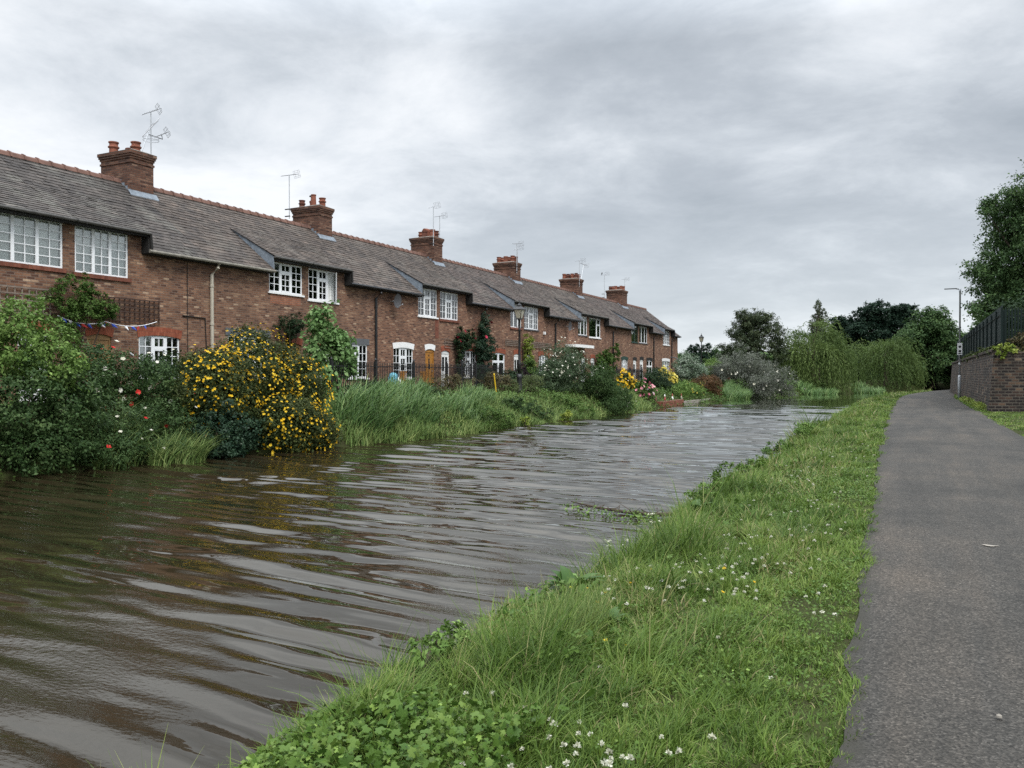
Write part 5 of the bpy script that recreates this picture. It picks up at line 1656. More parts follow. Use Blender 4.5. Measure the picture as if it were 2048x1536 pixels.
def old_lamp(x, y, z, h, label, glass):
    base = (x, y, z)
    root = thing('street_lamp', base, label, 'street lamp', 'old-fashioned street lamps')
    MB().lathe(0, 0, [(.17, -.3), (.17, .12), (.13, .2), (.12, .75), (.14, .8), (.085, .95)], 12).build('base', M_IRON, root, True)
    MB().lathe(0, 0, [(.08, .95), (.07, 1.4), (.085, 1.44), (.065, 1.5), (.05, h - 1.3), (.075, h - 1.27), (.05, h - 1.2), (.045, h - .78), (.07, h - .74)], 10).build('column', M_IRON, root, True)
    MB().tube([(0, -.28, h - 1.12), (0, .28, h - 1.12)], .016, 6).lathe(0, -.28, [(.03, h - 1.14), (.03, h - 1.10)], 6).lathe(0, .28, [(.03, h - 1.14), (.03, h - 1.10)], 6).build('ladder_bar', M_IRON, root)
    lz = h - .74
    a, b = .11, .20
    lt = thing('lantern', (0, 0, 0), None, None); lt.parent = root
    fr = MB()
    for sx, sy in ((1, 1), (1, -1), (-1, 1), (-1, -1)):
        fr.tube([(sx * a, sy * a, lz + .04), (sx * b, sy * b, lz + .46)], .014, 5)
        fr.tube([(0, 0, lz - .08), (sx * a, sy * a, lz + .04)], .012, 5)
    fr.box(-a - .012, a + .012, -a - .012, a + .012, lz + .02, lz + .05)
    fr.build('lantern_frame', M_IRON, lt)
    gl = MB()
    a2, b2 = a - .004, b - .004
    v = [(a2, a2, lz + .05), (a2, -a2, lz + .05), (-a2, -a2, lz + .05), (-a2, a2, lz + .05), (b2, b2, lz + .45), (b2, -b2, lz + .45), (-b2, -b2, lz + .45), (-b2, b2, lz + .45)]
    gl.add(v, [(0, 1, 5, 4), (1, 2, 6, 5), (2, 3, 7, 6), (3, 0, 4, 7)])
    gl.build('lantern_glass', glass, lt)
    n = 4
    MB().lathe(0, 0, [(.33, lz + .45), (.33, lz + .48), (.20, lz + .58), (.12, lz + .62), (.12, lz + .68), (.05, lz + .74), (.02, lz + .80), (.032, lz + .83), (.004, lz + .90)], 4).build('lantern_roof', M_IRON, lt)


def frosted():
    m, nt, b = newmat('frosted_lantern_glass')
    b.inputs['Base Color'].default_value = (0.62, 0.58, 0.46, 1)
    b.inputs['Roughness'].default_value = .3
    b.inputs['Transmission Weight'].default_value = .45
    return m


M_FROST = frosted()
old_lamp(-17.0, 35.4, 1.2, 4.3, 'old-fashioned black street lamp standing before the terrace', M_FROST)
old_lamp(-19.8, 84.6, 1.3, 4.95, 'old-fashioned lamp beyond the last cottage, in front of the conifers', M_FROST)

p = thing('yellow_pole', (-16.8, 32.6, .9), 'leaning yellow pole stuck in the bank grass', 'pole')
MB().tube([(0, .12, -.2), (0, -.22, 1.22)], .03, 8).build('shaft', M_YELLOW, p)
MB().lathe(0, -.22, [(.036, 1.2), (.036, 1.26), (.02, 1.27)], 8).build('cap', M_YELLOW, p)

# little things behind the railing
o = MB((-19.8, 28.9, 1.3))
o.lathe(-19.8, 28.9, [(.14, 1.32), (.2, 1.5), (.21, 2.0), (.16, 2.15), (.06, 2.2)], 12)
o = o.build('plastic_bag', M_BLUEP, None, True); o.location = (-19.8, 28.9, 1.3)
tag(o, 'light blue plastic sack behind the iron railing', 'sack')
o = MB((-19.9, 29.35, 1.3)).lathe(-19.9, 29.35, [(.16, 1.32), (.19, 1.55), (.17, 1.85), (.08, 1.98)], 12).build('plastic_bag', M_WHITE, None, True)
o.location = (-19.9, 29.35, 1.3)
tag(o, 'white plastic sack beside the blue one behind the railing', 'sack')


def wood_chair(y, label):
    root = thing('garden_chair', (-20.4, y, 1.3), label, 'garden chair', 'orange wooden garden chairs')
    MB().box(-.24, .24, -.26, .26, .42, .46).build('seat', M_OAK, root)
    b = MB()
    for k in range(5):
        b.box(-.25, -.22, -.24 + k * .11, -.19 + k * .11, .46, .95)
    b.box(-.255, -.215, -.26, .26, .90, .97)
    b.build('backrest', M_OAK, root)
    for sx in (-.22, .18):
        for sy in (-.24, .2):
            MB().box(sx, sx + .045, sy, sy + .045, -.05, .42).build('leg', M_OAK, root)


wood_chair(30.9, 'orange wooden garden chair under the white-lintelled window, nearer the sacks')
wood_chair(32.6, 'orange wooden garden chair under the white-lintelled window, nearer the oak door')


def planter(x, y, z, r, h, mat, label, leaf, seed):
    root = thing('plant_pot', (x, y, z), label, 'plant pot', None)
    MB().lathe(0, 0, [(r * .7, -.02), (r * .95, h * .85), (r * 1.08, h * .86), (r * 1.08, h), (r * .9, h)], 14).build('pot', mat, root)
    V, F, t = crown_mesh([(0, 0, h + r * .8, r * 1.1, r * 1.1, r)], 500, .1, .045, seed)
    np_mesh('foliage', V, F, t, leaf, root)


planter(-20.6, 38.0, 1.3, .26, .5, M_BLACK, 'black plant pot under the window beside the white door', F_DARK, 501)
planter(-20.3, 39.0, 1.3, .22, .42, M_POT, 'terracotta plant pot beneath the ivy column', F_RED, 502)
planter(-20.7, 36.9, 1.3, .16, .3, M_REDP, 'small red plant pot at the foot of the white door', F_MID, 503)
planter(-20.4, 35.4, 1.3, .2, .38, M_POT2, 'dark terracotta pot in front of the oak door', F_OLIVE, 504)


def gnome(x, y, z, label, coat):
    S_ = .55
    root = thing('garden_gnome', (x, y, z), label, 'garden ornament', 'painted ornaments on the canal edge')
    root.scale = (S_, S_, S_)
    MB().lathe(0, 0, [(.12, 0), (.14, .06), (.13, .2), (.10, .32), (.06, .36)], 10).build('body', coat, root, True)
    MB().lathe(0, 0, [(.03, .34), (.075, .39), (.085, .44), (.07, .5), (.02, .53)], 10).build('head', M_SKIN, root, True)
    MB().lathe(0, 0, [(.095, .47), (.07, .56), (.035, .68), (.006, .78)], 10).build('hat', M_REDP if coat is not M_REDP else M_WHITE, root, True)


gnome(-14.9, 53.3, .42, 'red-coated garden gnome on the low brick edge', M_REDP)
gnome(-14.9, 55.2, .42, 'white garden ornament on the low brick edge, beside the gnome', M_WHITE)
gnome(-14.9, 57.6, .38, 'pale garden ornament further along the canal edge', M_CREAM)
e = thing('canal_edging', (-14.55, 50, 0), 'low brick and stone edging along the canal below the cottage gardens', 'edging')
MB((-14.55, 50, 0)).box(-15.2, -14.42, 51.2, 56.4, -.3, .40).build('brick_course', M_REDBRICK, e)
MB((-14.55, 50, 0)).box(-15.1, -14.40, 56.42, 66.0, -.3, .26).build('stone_course', M_STONE, e)
gw = thing('garden_wall', (-18, 80, 1.3), 'dark timber fence with a brick pier beyond the white-edged shrub', 'fence')
MB((-18, 80, 1.3)).box(-17.2, -17.1, 78.4, 84.2, 1.0, 2.9).build('board_panel', M_SOOT, gw)
MB((-18, 80, 1.3)).box(-17.35, -16.9, 84.2, 84.65, 1.0, 3.0).box(-17.4, -16.85, 84.15, 84.7, 3.0, 3.08).build('pier', M_REDBRICK, gw)
gp = thing('porch_post', (-19.9, 76.6, 1.3), 'grey timber porch post by the corner of the last cottage', 'post')
MB().box(-.06, .06, -.06, .06, -.1, 2.2).build('post', M_SLATEP, gp)
MB().tube([(0, 0, 2.1), (-.5, 0, 2.45), (-1.0, 0, 2.5)], .05).build('brace', M_SLATEP, gp)

# ------------------------------------------------------------------ bridge abutment, fence, lamp post beside the path
WX, WY = 2.88, 41.2
wl = thing('brick_wall', (WX, WY, .5), 'old dark brick retaining wall beside the towpath', 'wall')
bw = (WX, WY, .5)
FX, FY = 12.0, WY + 4.3           # far end of the wing face
top, bat = 3.12, .20
mb = MB(bw)
dx, dy = unit(np.array([FX - WX, FY - WY]))
# path face
mb.add([(WX, WY, .3), (WX, 86, .3), (WX + bat, 86, top), (WX + bat, WY + bat, top)], [(0, 1, 2, 3)][::-1])
mb.add([(WX + .6, WY + .6, top), (WX + .6, 86, top), (WX + bat, 86, top), (WX + bat, WY + bat, top)], [(0, 1, 2, 3)])
mb.add([(WX, WY, .3), (WX + bat, WY + bat, top), (FX, FY + bat, top), (FX, FY, .3)], [(3, 2, 1, 0)])
mb.add([(WX + bat, WY + bat, top), (WX + .6, WY + .6, top), (FX, FY + .6, top), (FX, FY + bat, top)], [(0, 1, 2, 3)])
mb.build('wall_face', M_BRICK_OLD, wl)
cp = MB(bw)
cp.add([(WX + bat - .07, WY + bat - .07, top + .003), (WX + bat - .07, 86, top + .003), (WX + .7, 86, top + .003), (WX + .7, WY + .7, top + .003),
        (WX + bat - .07, WY + bat - .07, top + .13), (WX + bat - .07, 86, top + .13), (WX + .7, 86, top + .13), (WX + .7, WY + .7, top + .13)],
       [(0, 1, 2, 3), (7, 6, 5, 4), (0, 4, 5, 1), (3, 2, 6, 7), (0, 3, 7, 4)])
cp.build('coping', M_BRICK_OLD, wl)
mb = MB((0, 0, 0))
mb.add([(WX + .5, WY + .5, top - .03), (WX + .5, 140, top - .03), (60, 140, top + 1), (60, WY + 20, top + 1), (FX, FY + .5, top - .03)], [(0, 4, 3, 2, 1)])
tag(mb.build('embankment_ground', bpy.data.materials['bank_earth']), kind='structure')


def palisade(pts, z, h, label):
    root = thing('palisade_fence', (pts[0][0], pts[0][1], z), label, 'fence', 'dark green palisade fences')
    b = (pts[0][0], pts[0][1], z)
    (xa, ya), (xb, yb) = pts
    Ln = math.hypot(xb - xa, yb - ya); n = round(Ln / 2.75)
    d = np.array([(xb - xa) / Ln, (yb - ya) / Ln]); nr = np.array([d[1], -d[0]])
    for k in range(n):
        mb = MB(b)
        m = 22
        for j in range(m):
            s = (k + (j + .5) / m) * Ln / n
            c = np.array([xa, ya]) + d * s
            w = d * .042
            v = []
            for zz, ww in ((.05, 1), (h - .12, 1), (h, .05)):
                v += [(c[0] - w[0] * ww, c[1] - w[1] * ww, z + zz), (c[0] + w[0] * ww + 0, c[1] + w[1] * ww, z + zz)]
            q = [(x + nr[0] * .012, y + nr[1] * .012, zz) for x, y, zz in v]
            mb.add(v + q, [(0, 1, 3, 2), (2, 3, 5, 4), (6, 8, 9, 7), (8, 10, 11, 9), (0, 2, 8, 6), (1, 7, 9, 3), (2, 4, 10, 8), (3, 9, 11, 5)])
        mb.build('pale_panel', M_PALIS, root)
        rl = MB(b)
        p0 = np.array([xa, ya]) + d * (k * Ln / n) - nr * .03; p1 = np.array([xa, ya]) + d * ((k + 1) * Ln / n) - nr * .03
        for zz in (.35, h - .4):
            rl.tube([(p0[0], p0[1], z + zz), (p1[0], p1[1], z + zz)], .022, 4)
        rl.build('rail', M_PALIS, root)
        MB(b).box(p0[0] - .04, p0[0] + .04, p0[1] - .04, p0[1] + .04, z - .2, z + h - .1).build('post', M_PALIS, root)


palisade([(WX + .55, WY + .6), (WX + .55, 85)], top + .1, 1.95, 'dark green palisade fence along the wall top beside the path')
palisade([(WX + .75, WY + 2.2), (FX, FY + 1.8)], top + .1, 1.95, 'dark green palisade fence running back behind the brambles')
shrub('bramble_bush', 'dry brown brambles on top of the wing wall', 'bramble', (5.4, 43.0, top),
      [(4.6, 42.7, top + .35, .9, .5, .5), (5.8, 43.1, top + .55, 1.0, .5, .7)], 6000, .10, .06, F_DRY, 601)
shrub('ivy_bush', 'green ivy heaped on the wing wall at the photo edge', 'ivy', (7.6, 44.2, top),
      [(6.9, 43.7, top + .7, 1.0, .6, .95), (8.6, 44.4, top + .9, 1.1, .6, 1.1)], 8000, .11, .08, F_TREE, 602)
shrub('ivy_trail', 'yellow-green ivy trailing over the corner of the wall', 'ivy', (3.5, 41.7, top),
      [(3.3, 41.6, top + .02, .22, .5, .24), (3.7, 41.5, top + .14, .4, .22, .2), (3.35, 42.6, top + .12, .15, .6, .12), (3.3, 41.5, top - .3, .15, .25, .3), (5.2, 42.2, top + .1, .9, .2, .16)], 1500, .11, .08, F_GOLD, 603)
shrub('ivy_trail', 'weedy green growth along the foot of the palisade fence', 'ivy', (3.2, 50, top),
      [(WX + .32, y_, top + .12, .16, 1.4, .16 + .12 * ((y_ * 7) % 3 == 0)) for y_ in (44, 47, 51, 56, 60, 66)], 2600, .12, .07, F_OLIVE, 606)
shrub('verge_weed', 'pale weeds at the foot of the old wall beside the lamp post', 'weed', (2.75, 50, .5),
      [(WX - .12, y_, .62, .18, 1.6, .14) for y_ in (43, 46, 50, 54, 58)], 2400, .14, .03, F_GOLD, 607, along=.6)
tree('scrub_tree', 'dark scrubby tree behind the green fence', (6.2, 48, top), 1.6, .12, scatter_blobs(31, 16, 6.8, 49, top + .8, top + 3.0, 2.6, 3.2, 1.0), 13000, .16, .1, F_DARK, 604, sig=.2)
tree('scrub_tree', 'leafy scrub behind the fence at the far end of the wall', (5.6, 72, top), 1.8, .12, scatter_blobs(32, 14, 5.9, 72, top + .6, top + 3.4, 1.9, 5.5, 1.0), 12000, .2, .12, F_TREE, 605, sig=.2)

lp = thing('lamp_post', (2.72, 63.5, .52), 'modern grey lamp post with a flat lamp head, beside the towpath', 'lamp post')
MB().lathe(0, 0, [(.105, -.2), (.105, 1.45), (.095, 1.5), (.062, 1.56)], 14).build('base', M_STEEL, lp, True)
MB().lathe(0, 0, [(.062, 1.55), (.055, 7.2), (.07, 7.21), (.07, 7.45)], 12).build('column', M_STEEL, lp, True)
MB().tube([(.02, 0, 7.4), (-.25, -.03, 7.44)], .035, 6).box(-.95, -.2, -.13, .07, 7.43, 7.48).build('lamp_head', M_DISH, lp)
sg = MB().box(-.15, .15, -.095, -.08, 2.95, 3.75).build('sign_plate', M_SIGN, lp)
m_ = MB()
for z in (3.2, 3.5):
    m_.tube([(0, -.1, z), (0, -.104, z)], .085, 12)
m_.box(-.11, .11, -.1, -.096, 3.02, 3.08)
m_.build('symbol', M_BLACK, sg)
MB().lathe(0, 0, [(.068, 2.3), (.068, 2.42)], 10).build('band', M_SIGN, lp)

# ------------------------------------------------------------------ near bank
def lawn():
    rg = np.random.default_rng(71)
    # distance-graded density
    y = []
    edges = np.concatenate([np.arange(.6, 14, .4), np.arange(14, 40, 1.0), np.arange(40, 101, 3.0)])
    X, Y = [], []
    for a, b in zip(edges, edges[1:]):
        m = (a + b) / 2
        dens = 7800 * min(1, (4.2 / m)) ** 1.55
        n = int(dens * 2.8 * (b - a) / 24 * 1.2)
        yy = rg.uniform(a, b, n)
        l, r = XR(yy) - .10, path_left(yy) + .05
        u = rg.random(n) ** .85
        X.append(l + (r - l) * u); Y.append(yy)
    # verge on the other side of the path
    for a, b in zip(edges, edges[1:]):
        m = (a + b) / 2
        if m < 16:
            continue
        n = int(7800 * (4.2 / m) ** 1.55 * 3.2 * (b - a) / 24 * 2.2)
        yy = rg.uniform(a, b, n)
        l = PATH_R + poff(yy) - .06
        r = np.where(yy < WY, 2.5 + (WY - yy) * .12 + 4.5, WX + .02)
        X.append(l + (r - l) * rg.random(n)); Y.append(yy)
    x = np.concatenate(X); y = np.concatenate(Y); nc = len(x)
    keep = ~((vnoise(x * 1.7, y * 1.7, 79) > .66) & (x - XR(y) < 1.6) & (rg.random(nc) < .72) & (x < 1))
    x, y = x[keep], y[keep]; nc = len(x)
    per = 24
    i = np.repeat(np.arange(nc), per); n = len(i)
    dc = np.hypot(x, y)
    sg = np.interp(dc, [2, 10, 40], [.026, .045, .10])[i]
    ox, oy = rg.normal(0, 1, n) * sg, rg.normal(0, 1, n) * sg
    c_h = np.exp(rg.normal(0, .38, nc))[i]; c_t = rg.normal(0, .15, nc)[i]
    c_az = np.where(rg.random(nc) < .6, rg.normal(R(60), .9, nc), rg.random(nc) * 6.283)[i]
    x, y = x[i] + ox, y[i] + oy
    side = x > 1.5
    lim = np.where(side, 99, path_left(y) + .05)
    x = np.minimum(x, lim + .05 * (vnoise(y * 9, 3.0 + 0 * y, 80) - .5) + .03 * rg.normal(0, 1, n))
    x = np.where(side, np.maximum(x, PATH_R + poff(y) - .08), x)
    z = gz(x, y)
    dr = x - XR(y)
    edge = np.where(side, 1.0, np.clip(dr / 2.5, 0, 1))
    nz = vnoise(x * 1.6, y * 1.2, 72); nz2 = vnoise(x * 4.2, y * 4.2, 73)
    h = np.interp(edge, [0, .12, .35, .6, .85, 1], [.17, .17, .12, .085, .06, .04])
    h = h * (.35 + .85 * nz + .6 * nz2 ** 2) * rg.uniform(.6, 1.25, n) * c_h
    tuft = np.clip((vnoise(x * 2.6, y * 2.0, 74) - .62) * 5, 0, 1) * np.interp(edge, [0, .5, .8, 1], [1, 1, .5, 0])
    h *= (1 + .8 * tuft) * np.interp(y, [2.2, 3.4], [.45, 1])
    thin = vnoise(x * 1.3, y * 1.3, 75)
    rad = np.arctan2(oy, ox)
    az = np.where(rg.random(n) < .45, rad, c_az + rg.normal(0, .5, n))
    az = np.where((edge < .12) & (rg.random(n) < .5), rg.normal(R(150), .7, n), az)
    d = np.hypot(x, y)
    w = np.interp(d, [2, 5, 15, 40, 90], [.0045, .0066, .014, .028, .055]) * rg.uniform(.7, 1.5, n)
    h = h * np.interp(d, [2, 30, 90], [1, 1.1, 1.4])
    dry = (rg.random(n) < .05 + .30 * np.clip((thin - .52) * 6, 0, 1) * (edge < .75))
    tint = .06 + .42 * vnoise(x * 1.1 + 7, y * 1.1, 76) + .22 * nz2 + rg.normal(0, .09, n) - .14 * tuft + c_t
    tint = np.where(dry, rg.uniform(.9, 1.0, n), np.minimum(tint, .9))
    P = np.stack([x, y, z - .01], 1)
    V, F, t = blades(P, az, rg.uniform(.05, .75, n), h, w, rg.uniform(.2, 1.7, n), 77, seg=3, tint=tint)
    tag(np_mesh('grass', V, F, t, G_LAWN), 'mown and rough grass of the towpath verge', 'grass', kind='stuff')
    print('lawn blades', n)

    # tall wispy stalks near the water and seed heads
    n = 1100
    y = rg.uniform(3.3, 22, n) ** 1.0; x = XR(y) + .06 + rg.random(n) ** 1.4 * 1.3
    P = np.stack([x, y, gz(x, y)], 1)
    V, F, t = blades(P, np.where(rg.random(n) < .6, rg.normal(R(105), .8, n), rg.random(n) * 6.28), rg.uniform(.05, .6, n), rg.uniform(.16, .40, n), rg.uniform(.004, .008, n), rg.uniform(.2, 1.3, n), 78, seg=5,
                     tint=np.where(rg.random(n) < .3, .97, rg.uniform(.2, .8, n)))
    tag(np_mesh('grass_stalks', V, F, t, G_LAWN), 'long grass stalks leaning over the water edge', 'grass', kind='stuff')


lawn()


def tussocks():
    rg = np.random.default_rng(171)
    PX, AZ, LE, H, W, CU, TI = [], [], [], [], [], [], []
    for k in range(95):
        cy = rg.uniform(3.2, 9.5) if k < 55 else rg.uniform(9, 34)
        cx = float(XR(cy)) + rg.uniform(-.02, 2.0) * rg.random() ** .5 * (1 if k < 60 else .8)
        n = int(rg.uniform(90, 240)); r = rg.uniform(.10, .26)
        a = rg.random(n) * 6.283; q = np.sqrt(rg.random(n)) * r
        x, y = cx + q * np.cos(a), cy + q * np.sin(a)
        PX.append(np.stack([x, y, gz(x, y)], 1))
        AZ.append(np.where(rg.random(n) < .5, a + rg.normal(0, .4, n), rg.normal(R(70), .5, n)))
        LE.append(.1 + .5 * q / r + rg.normal(0, .1, n)); H.append(rg.uniform(.12, .34) * rg.uniform(.6, 1.2, n))
        W.append(rg.uniform(.004, .007, n) * (1 if cy < 9 else 2.2)); CU.append(rg.uniform(.4, 1.6, n))
        TI.append(np.where(rg.random(n) < .08, .96, np.clip(rg.uniform(.05, .75) + rg.normal(0, .12, n), 0, .9)))
    c = np.concatenate
    V, F, t = blades(c(PX), c(AZ), c(LE), c(H), c(W), c(CU), 172, seg=5, tint=c(TI))
    tag(np_mesh('grass_tussocks', V, F, t, G_LAWN), 'dense tussocks of longer grass scattered over the bank', 'grass', kind='stuff')


tussocks()


def lobed(P, D, Nn, size, lobes=5, depth=.30):
    """fan of a lobed leaf blade"""
    n = len(P)
    S = np.cross(Nn, D)
    m = lobes * 6
    out = []
    for k in range(m + 1):
        q = -2.55 + 5.1 * k / m
        ph = (k / m * lobes) % 1
        r = (1 - depth * abs(2 * ph - 1) ** 2.2) * (.70 + .30 * math.cos(q * .5)) * (1 + .07 * (-1) ** k)
        out.append(P + (np.cos(q) * D + np.sin(q) * S) * (size * r)[:, None] - Nn * (size * .16 * r * r)[:, None] + Nn * (.05 * size * (1 if k % 6 == 3 else -.3))[:, None])
    V = np.stack([P] + out, 1).reshape(-1, 3)
    t = np.array([[0, k, k + 1] for k in range(1, m + 1)])
    F = (np.arange(n)[:, None, None] * (m + 2) + t[None]).reshape(-1, 3)
    return V, F, m + 2


def ground_cover():
    rg = np.random.default_rng(81)
    n = 12000
    y = np.concatenate([rg.uniform(1.3, 3.5, 9000), rg.uniform(3.5, 7, 2000), rg.uniform(6, 22, 1000)])
    u = np.concatenate([rg.random(9000) ** 1.0 * 1.45, rg.random(2000) ** 1.6 * 1.4, rg.random(1000) ** 1.3 * 1.2])
    x = XR(y) + .02 + u
    keep = vnoise(x * 1.7, y * 1.7, 82) > np.interp(y, [2.2, 2.9, 3.3, 6, 20], [.34, .42, .52, .55, .55]) + np.interp(u, [0, 1.3, 1.9], [-.1, .05, .3])
    x, y = x[keep], y[keep]; n = len(x)
    hh = (.03 + .16 * rg.random(n) ** .8) * np.interp(y, [2, 4, 8], [1.15, 1, .9])
    P = np.stack([x, y, gz(x, y) + hh], 1)
    Nn = unit(np.array([-.15, -.12, 1]) + .95 * rand_dir(rg, n)); D = unit(np.cross(Nn, rand_dir(rg, n)))
    size = rg.uniform(.009, .019, n) * (1 + .9 * (rg.random(n) < .3)) * np.interp(y, [2, 8, 20], [1, 1.15, 1.6])
    V, F, k = lobed(P, D, Nn, size)
    t = np.clip(.30 + .35 * (hh / .19 - .5) + .5 * (vnoise(x * 5, y * 5, 84) - .5) + rg.normal(0, .2, n), 0, .93); t = np.where(rg.random(n) < .05, 1.0, t)
    tag(np_mesh('leafy_ground_cover', V, F, np.repeat(t, k), G_LOBED), 'low lobed-leaved weeds over the bank at the water edge', 'ground cover', kind='stuff')
    # clover leaves and small round leaves within the lawn
    n = 16000
    y = rg.uniform(1.3, 15, n); x = XR(y) + .5 + rg.random(n) * (path_left(y) - XR(y) - .55)
    keep = vnoise(x * 1.4 + 3, y * 1.4, 83) > .44
    x, y = x[keep], y[keep]; n = len(x)
    P = np.stack([x, y, gz(x, y) + rg.uniform(.02, .075, n)], 1)
    Nn = unit(np.array([0, 0, 1]) + .5 * rand_dir(rg, n)); D = unit(np.cross(Nn, rand_dir(rg, n)))
    s = rg.uniform(.012, .024, n) * np.interp(y, [2, 15], [1, 1.7])
    V, F = leaves(P, D, Nn, s, s * .9, rg)
    tag(np_mesh('clover_leaves', V, F, np.repeat(np.clip(rg.normal(.45, .2, n), 0, 1), 4), G_LOBED), 'clover leaves spread through the grass', 'ground cover', kind='stuff')


ground_cover()


def heads(name, label, pts, r, mat, seed, flat_=False):
    """small round flower heads on thin stalks, scattered through the grass"""
    rg = np.random.default_rng(seed)
    P = np.array(pts); n = len(P)
    h = rg.uniform(.06, .13, n)
    top = P + np.stack([rg.normal(0, .015, n), rg.normal(.01, .015, n), h], 1)
    petals = 16 if not flat_ else 5
    if flat_:
        V, F, t = blossom_mesh(top, np.tile([[0, 0, 1.]], (n, 1)), r, 5, seed, cup=.5)
    else:
        D = rand_dir(rg, n * petals); D[:, 2] = np.abs(D[:, 2]) * 1.1 - .25; D = unit(D)
        PP = np.repeat(top, petals, 0)
        Nn = unit(np.cross(D, rand_dir(rg, len(D))))
        rr = np.repeat(r * rg.uniform(.75, 1.2, n), petals)
        V, F = leaves(PP, D, Nn, rr, rr * .65, rg)
        t = np.repeat(rg.random(len(D)), 4)
    o = np_mesh(name, V, F, t, mat)
    tag(o, label, 'flowers', kind='stuff')
    V, F, t = blades(P, rg.random(n) * 6.28, np.full(n, .02), h * 1.0, np.full(n, .003), np.full(n, .05), seed + 1, seg=2)
    np_mesh('flower_stalks', V, F, t, G_LAWN)['kind'] = 'stuff'
    bpy.data.objects[-1 if False else 0]


def clover_points():
    rg = np.random.default_rng(95)
    pts = []
    for cx, cy, sx, sy, n in [(-1.2, 2.95, .25, .3, 38), (-1.45, 2.55, .25, .25, 30), (-1.45, 7.2, .45, .8, 66), (-1.1, 6.3, .35, .7, 34), (-1.9, 5.9, .3, .5, 18), (-1.3, 9.5, .4, .9, 22), (-1.7, 12.5, .4, 1.2, 24),
                              (-1.4, 17, .5, 2.2, 26), (-1.5, 24, .6, 4, 26), (-.7, 4.2, .2, .8, 7), (-1.6, 3.8, .3, .6, 8), (-1.0, 8, .5, 3, 14), (-1.3, 2.2, .4, .2, 10)]:
        for k in range(n):
            x, y = rg.normal(cx, sx), rg.normal(cy, sy)
            if XR(y) + .4 < x < path_left(y) - .08 and y > 1:
                pts.append((x, y, float(gz(x, y))))
    return pts


cl = clover_points()
heads('clover_blooms', 'white clover flower heads dotted over the verge', cl, .017, B_CLOVER, 96)
rg = np.random.default_rng(97)
bc = []
for x, y in [(-2.25, 5.55), (-2.1, 5.5), (-2.02, 5.62), (-1.9, 5.9), (-1.72, 6.0), (-1.95, 5.3), (-1.62, 4.55), (-1.5, 4.5), (-1.2, 5.8), (-1.05, 6.2), (-1.4, 6.6), (-1.7, 7.4), (-2.0, 6.7)]:
    bc.append((x, y, float(gz(x, y))))
heads('buttercups', 'a few orange-yellow buttercups in the grass', bc, .02, B_YEL, 98, True)


def dock(x, y, label, n, s, seed):
    base = (x, y, float(gz(x, y)))
    root = thing('dock_plant', base, label, 'weed', 'broad-leaved docks on the bank')
    rg = np.random.default_rng(seed)
    VV, FF, TT = [], [], []
    for k in range(n):
        az = k * 2.4 + rg.normal(0, .3); ln = s * rg.uniform(.6, 1.15); el = rg.uniform(.55, 1.35)
        d = np.array([math.cos(az), math.sin(az), 0]); w = np.array([-math.sin(az), math.cos(az), 0])
        p = np.array(base) + d * .02 + np.array([0, 0, .04]); seg = 7
        rows = []
        for j in range(seg + 1):
            f = j / seg
            wd = ln * .19 * math.sin(math.pi * (.08 + .90 * f) ** .8) * (1 + .08 * math.sin(j * 2.1 + k))
            e = el - 1.3 * f
            up = np.array([-d[0] * math.sin(e), -d[1] * math.sin(e), math.cos(e)])
            rows += [p - w * wd + up * wd * .35, p, p + w * wd + up * wd * .35]
            p = p + (d * math.cos(e) + np.array([0, 0, math.sin(e)])) * ln / seg
        o = len(VV) * 0 + sum(len(v) for v in VV)
        VV.append(np.array(rows))
        for j in range(seg):
            a = o + j * 3
            FF += [(a, a + 1, a + 4, a + 3), (a + 1, a + 2, a + 5, a + 4)]
        TT += [float(np.clip(rg.normal(.4, .25), 0, 1))] * len(rows)
    np_mesh('foliage', np.concatenate(VV), np.array(FF), np.array(TT), G_DOCK, root, base, smooth=True)


dock(-2.36, 5.85, 'large broad-leaved dock overhanging the water, at the middle of the near bank', 46, .27, 701)
dock(-1.75, 5.0, 'small dock rosette in the grass below the large dock', 9, .2, 702)
dock(-2.5, 10.3, 'dock with upright leaves by the fallen branch', 14, .3, 704)
shrub('bank_weed', 'leafy green weed leaning over the water beyond the fallen branch', 'weed', (-2.75, 13.6, .3),
      [(-2.72, 13.3, .42, .22, .5, .26), (-2.55, 14.4, .5, .25, .6, .25)], 1900, .055, .035, G_LOBED, 711)
shrub('bank_weed', 'small dark waterside weed beyond the large dock', 'weed', (-2.75, 6.9, .1),
      [(-2.72, 6.8, .16, .16, .5, .14)], 700, .04, .022, F_DARK, 712)


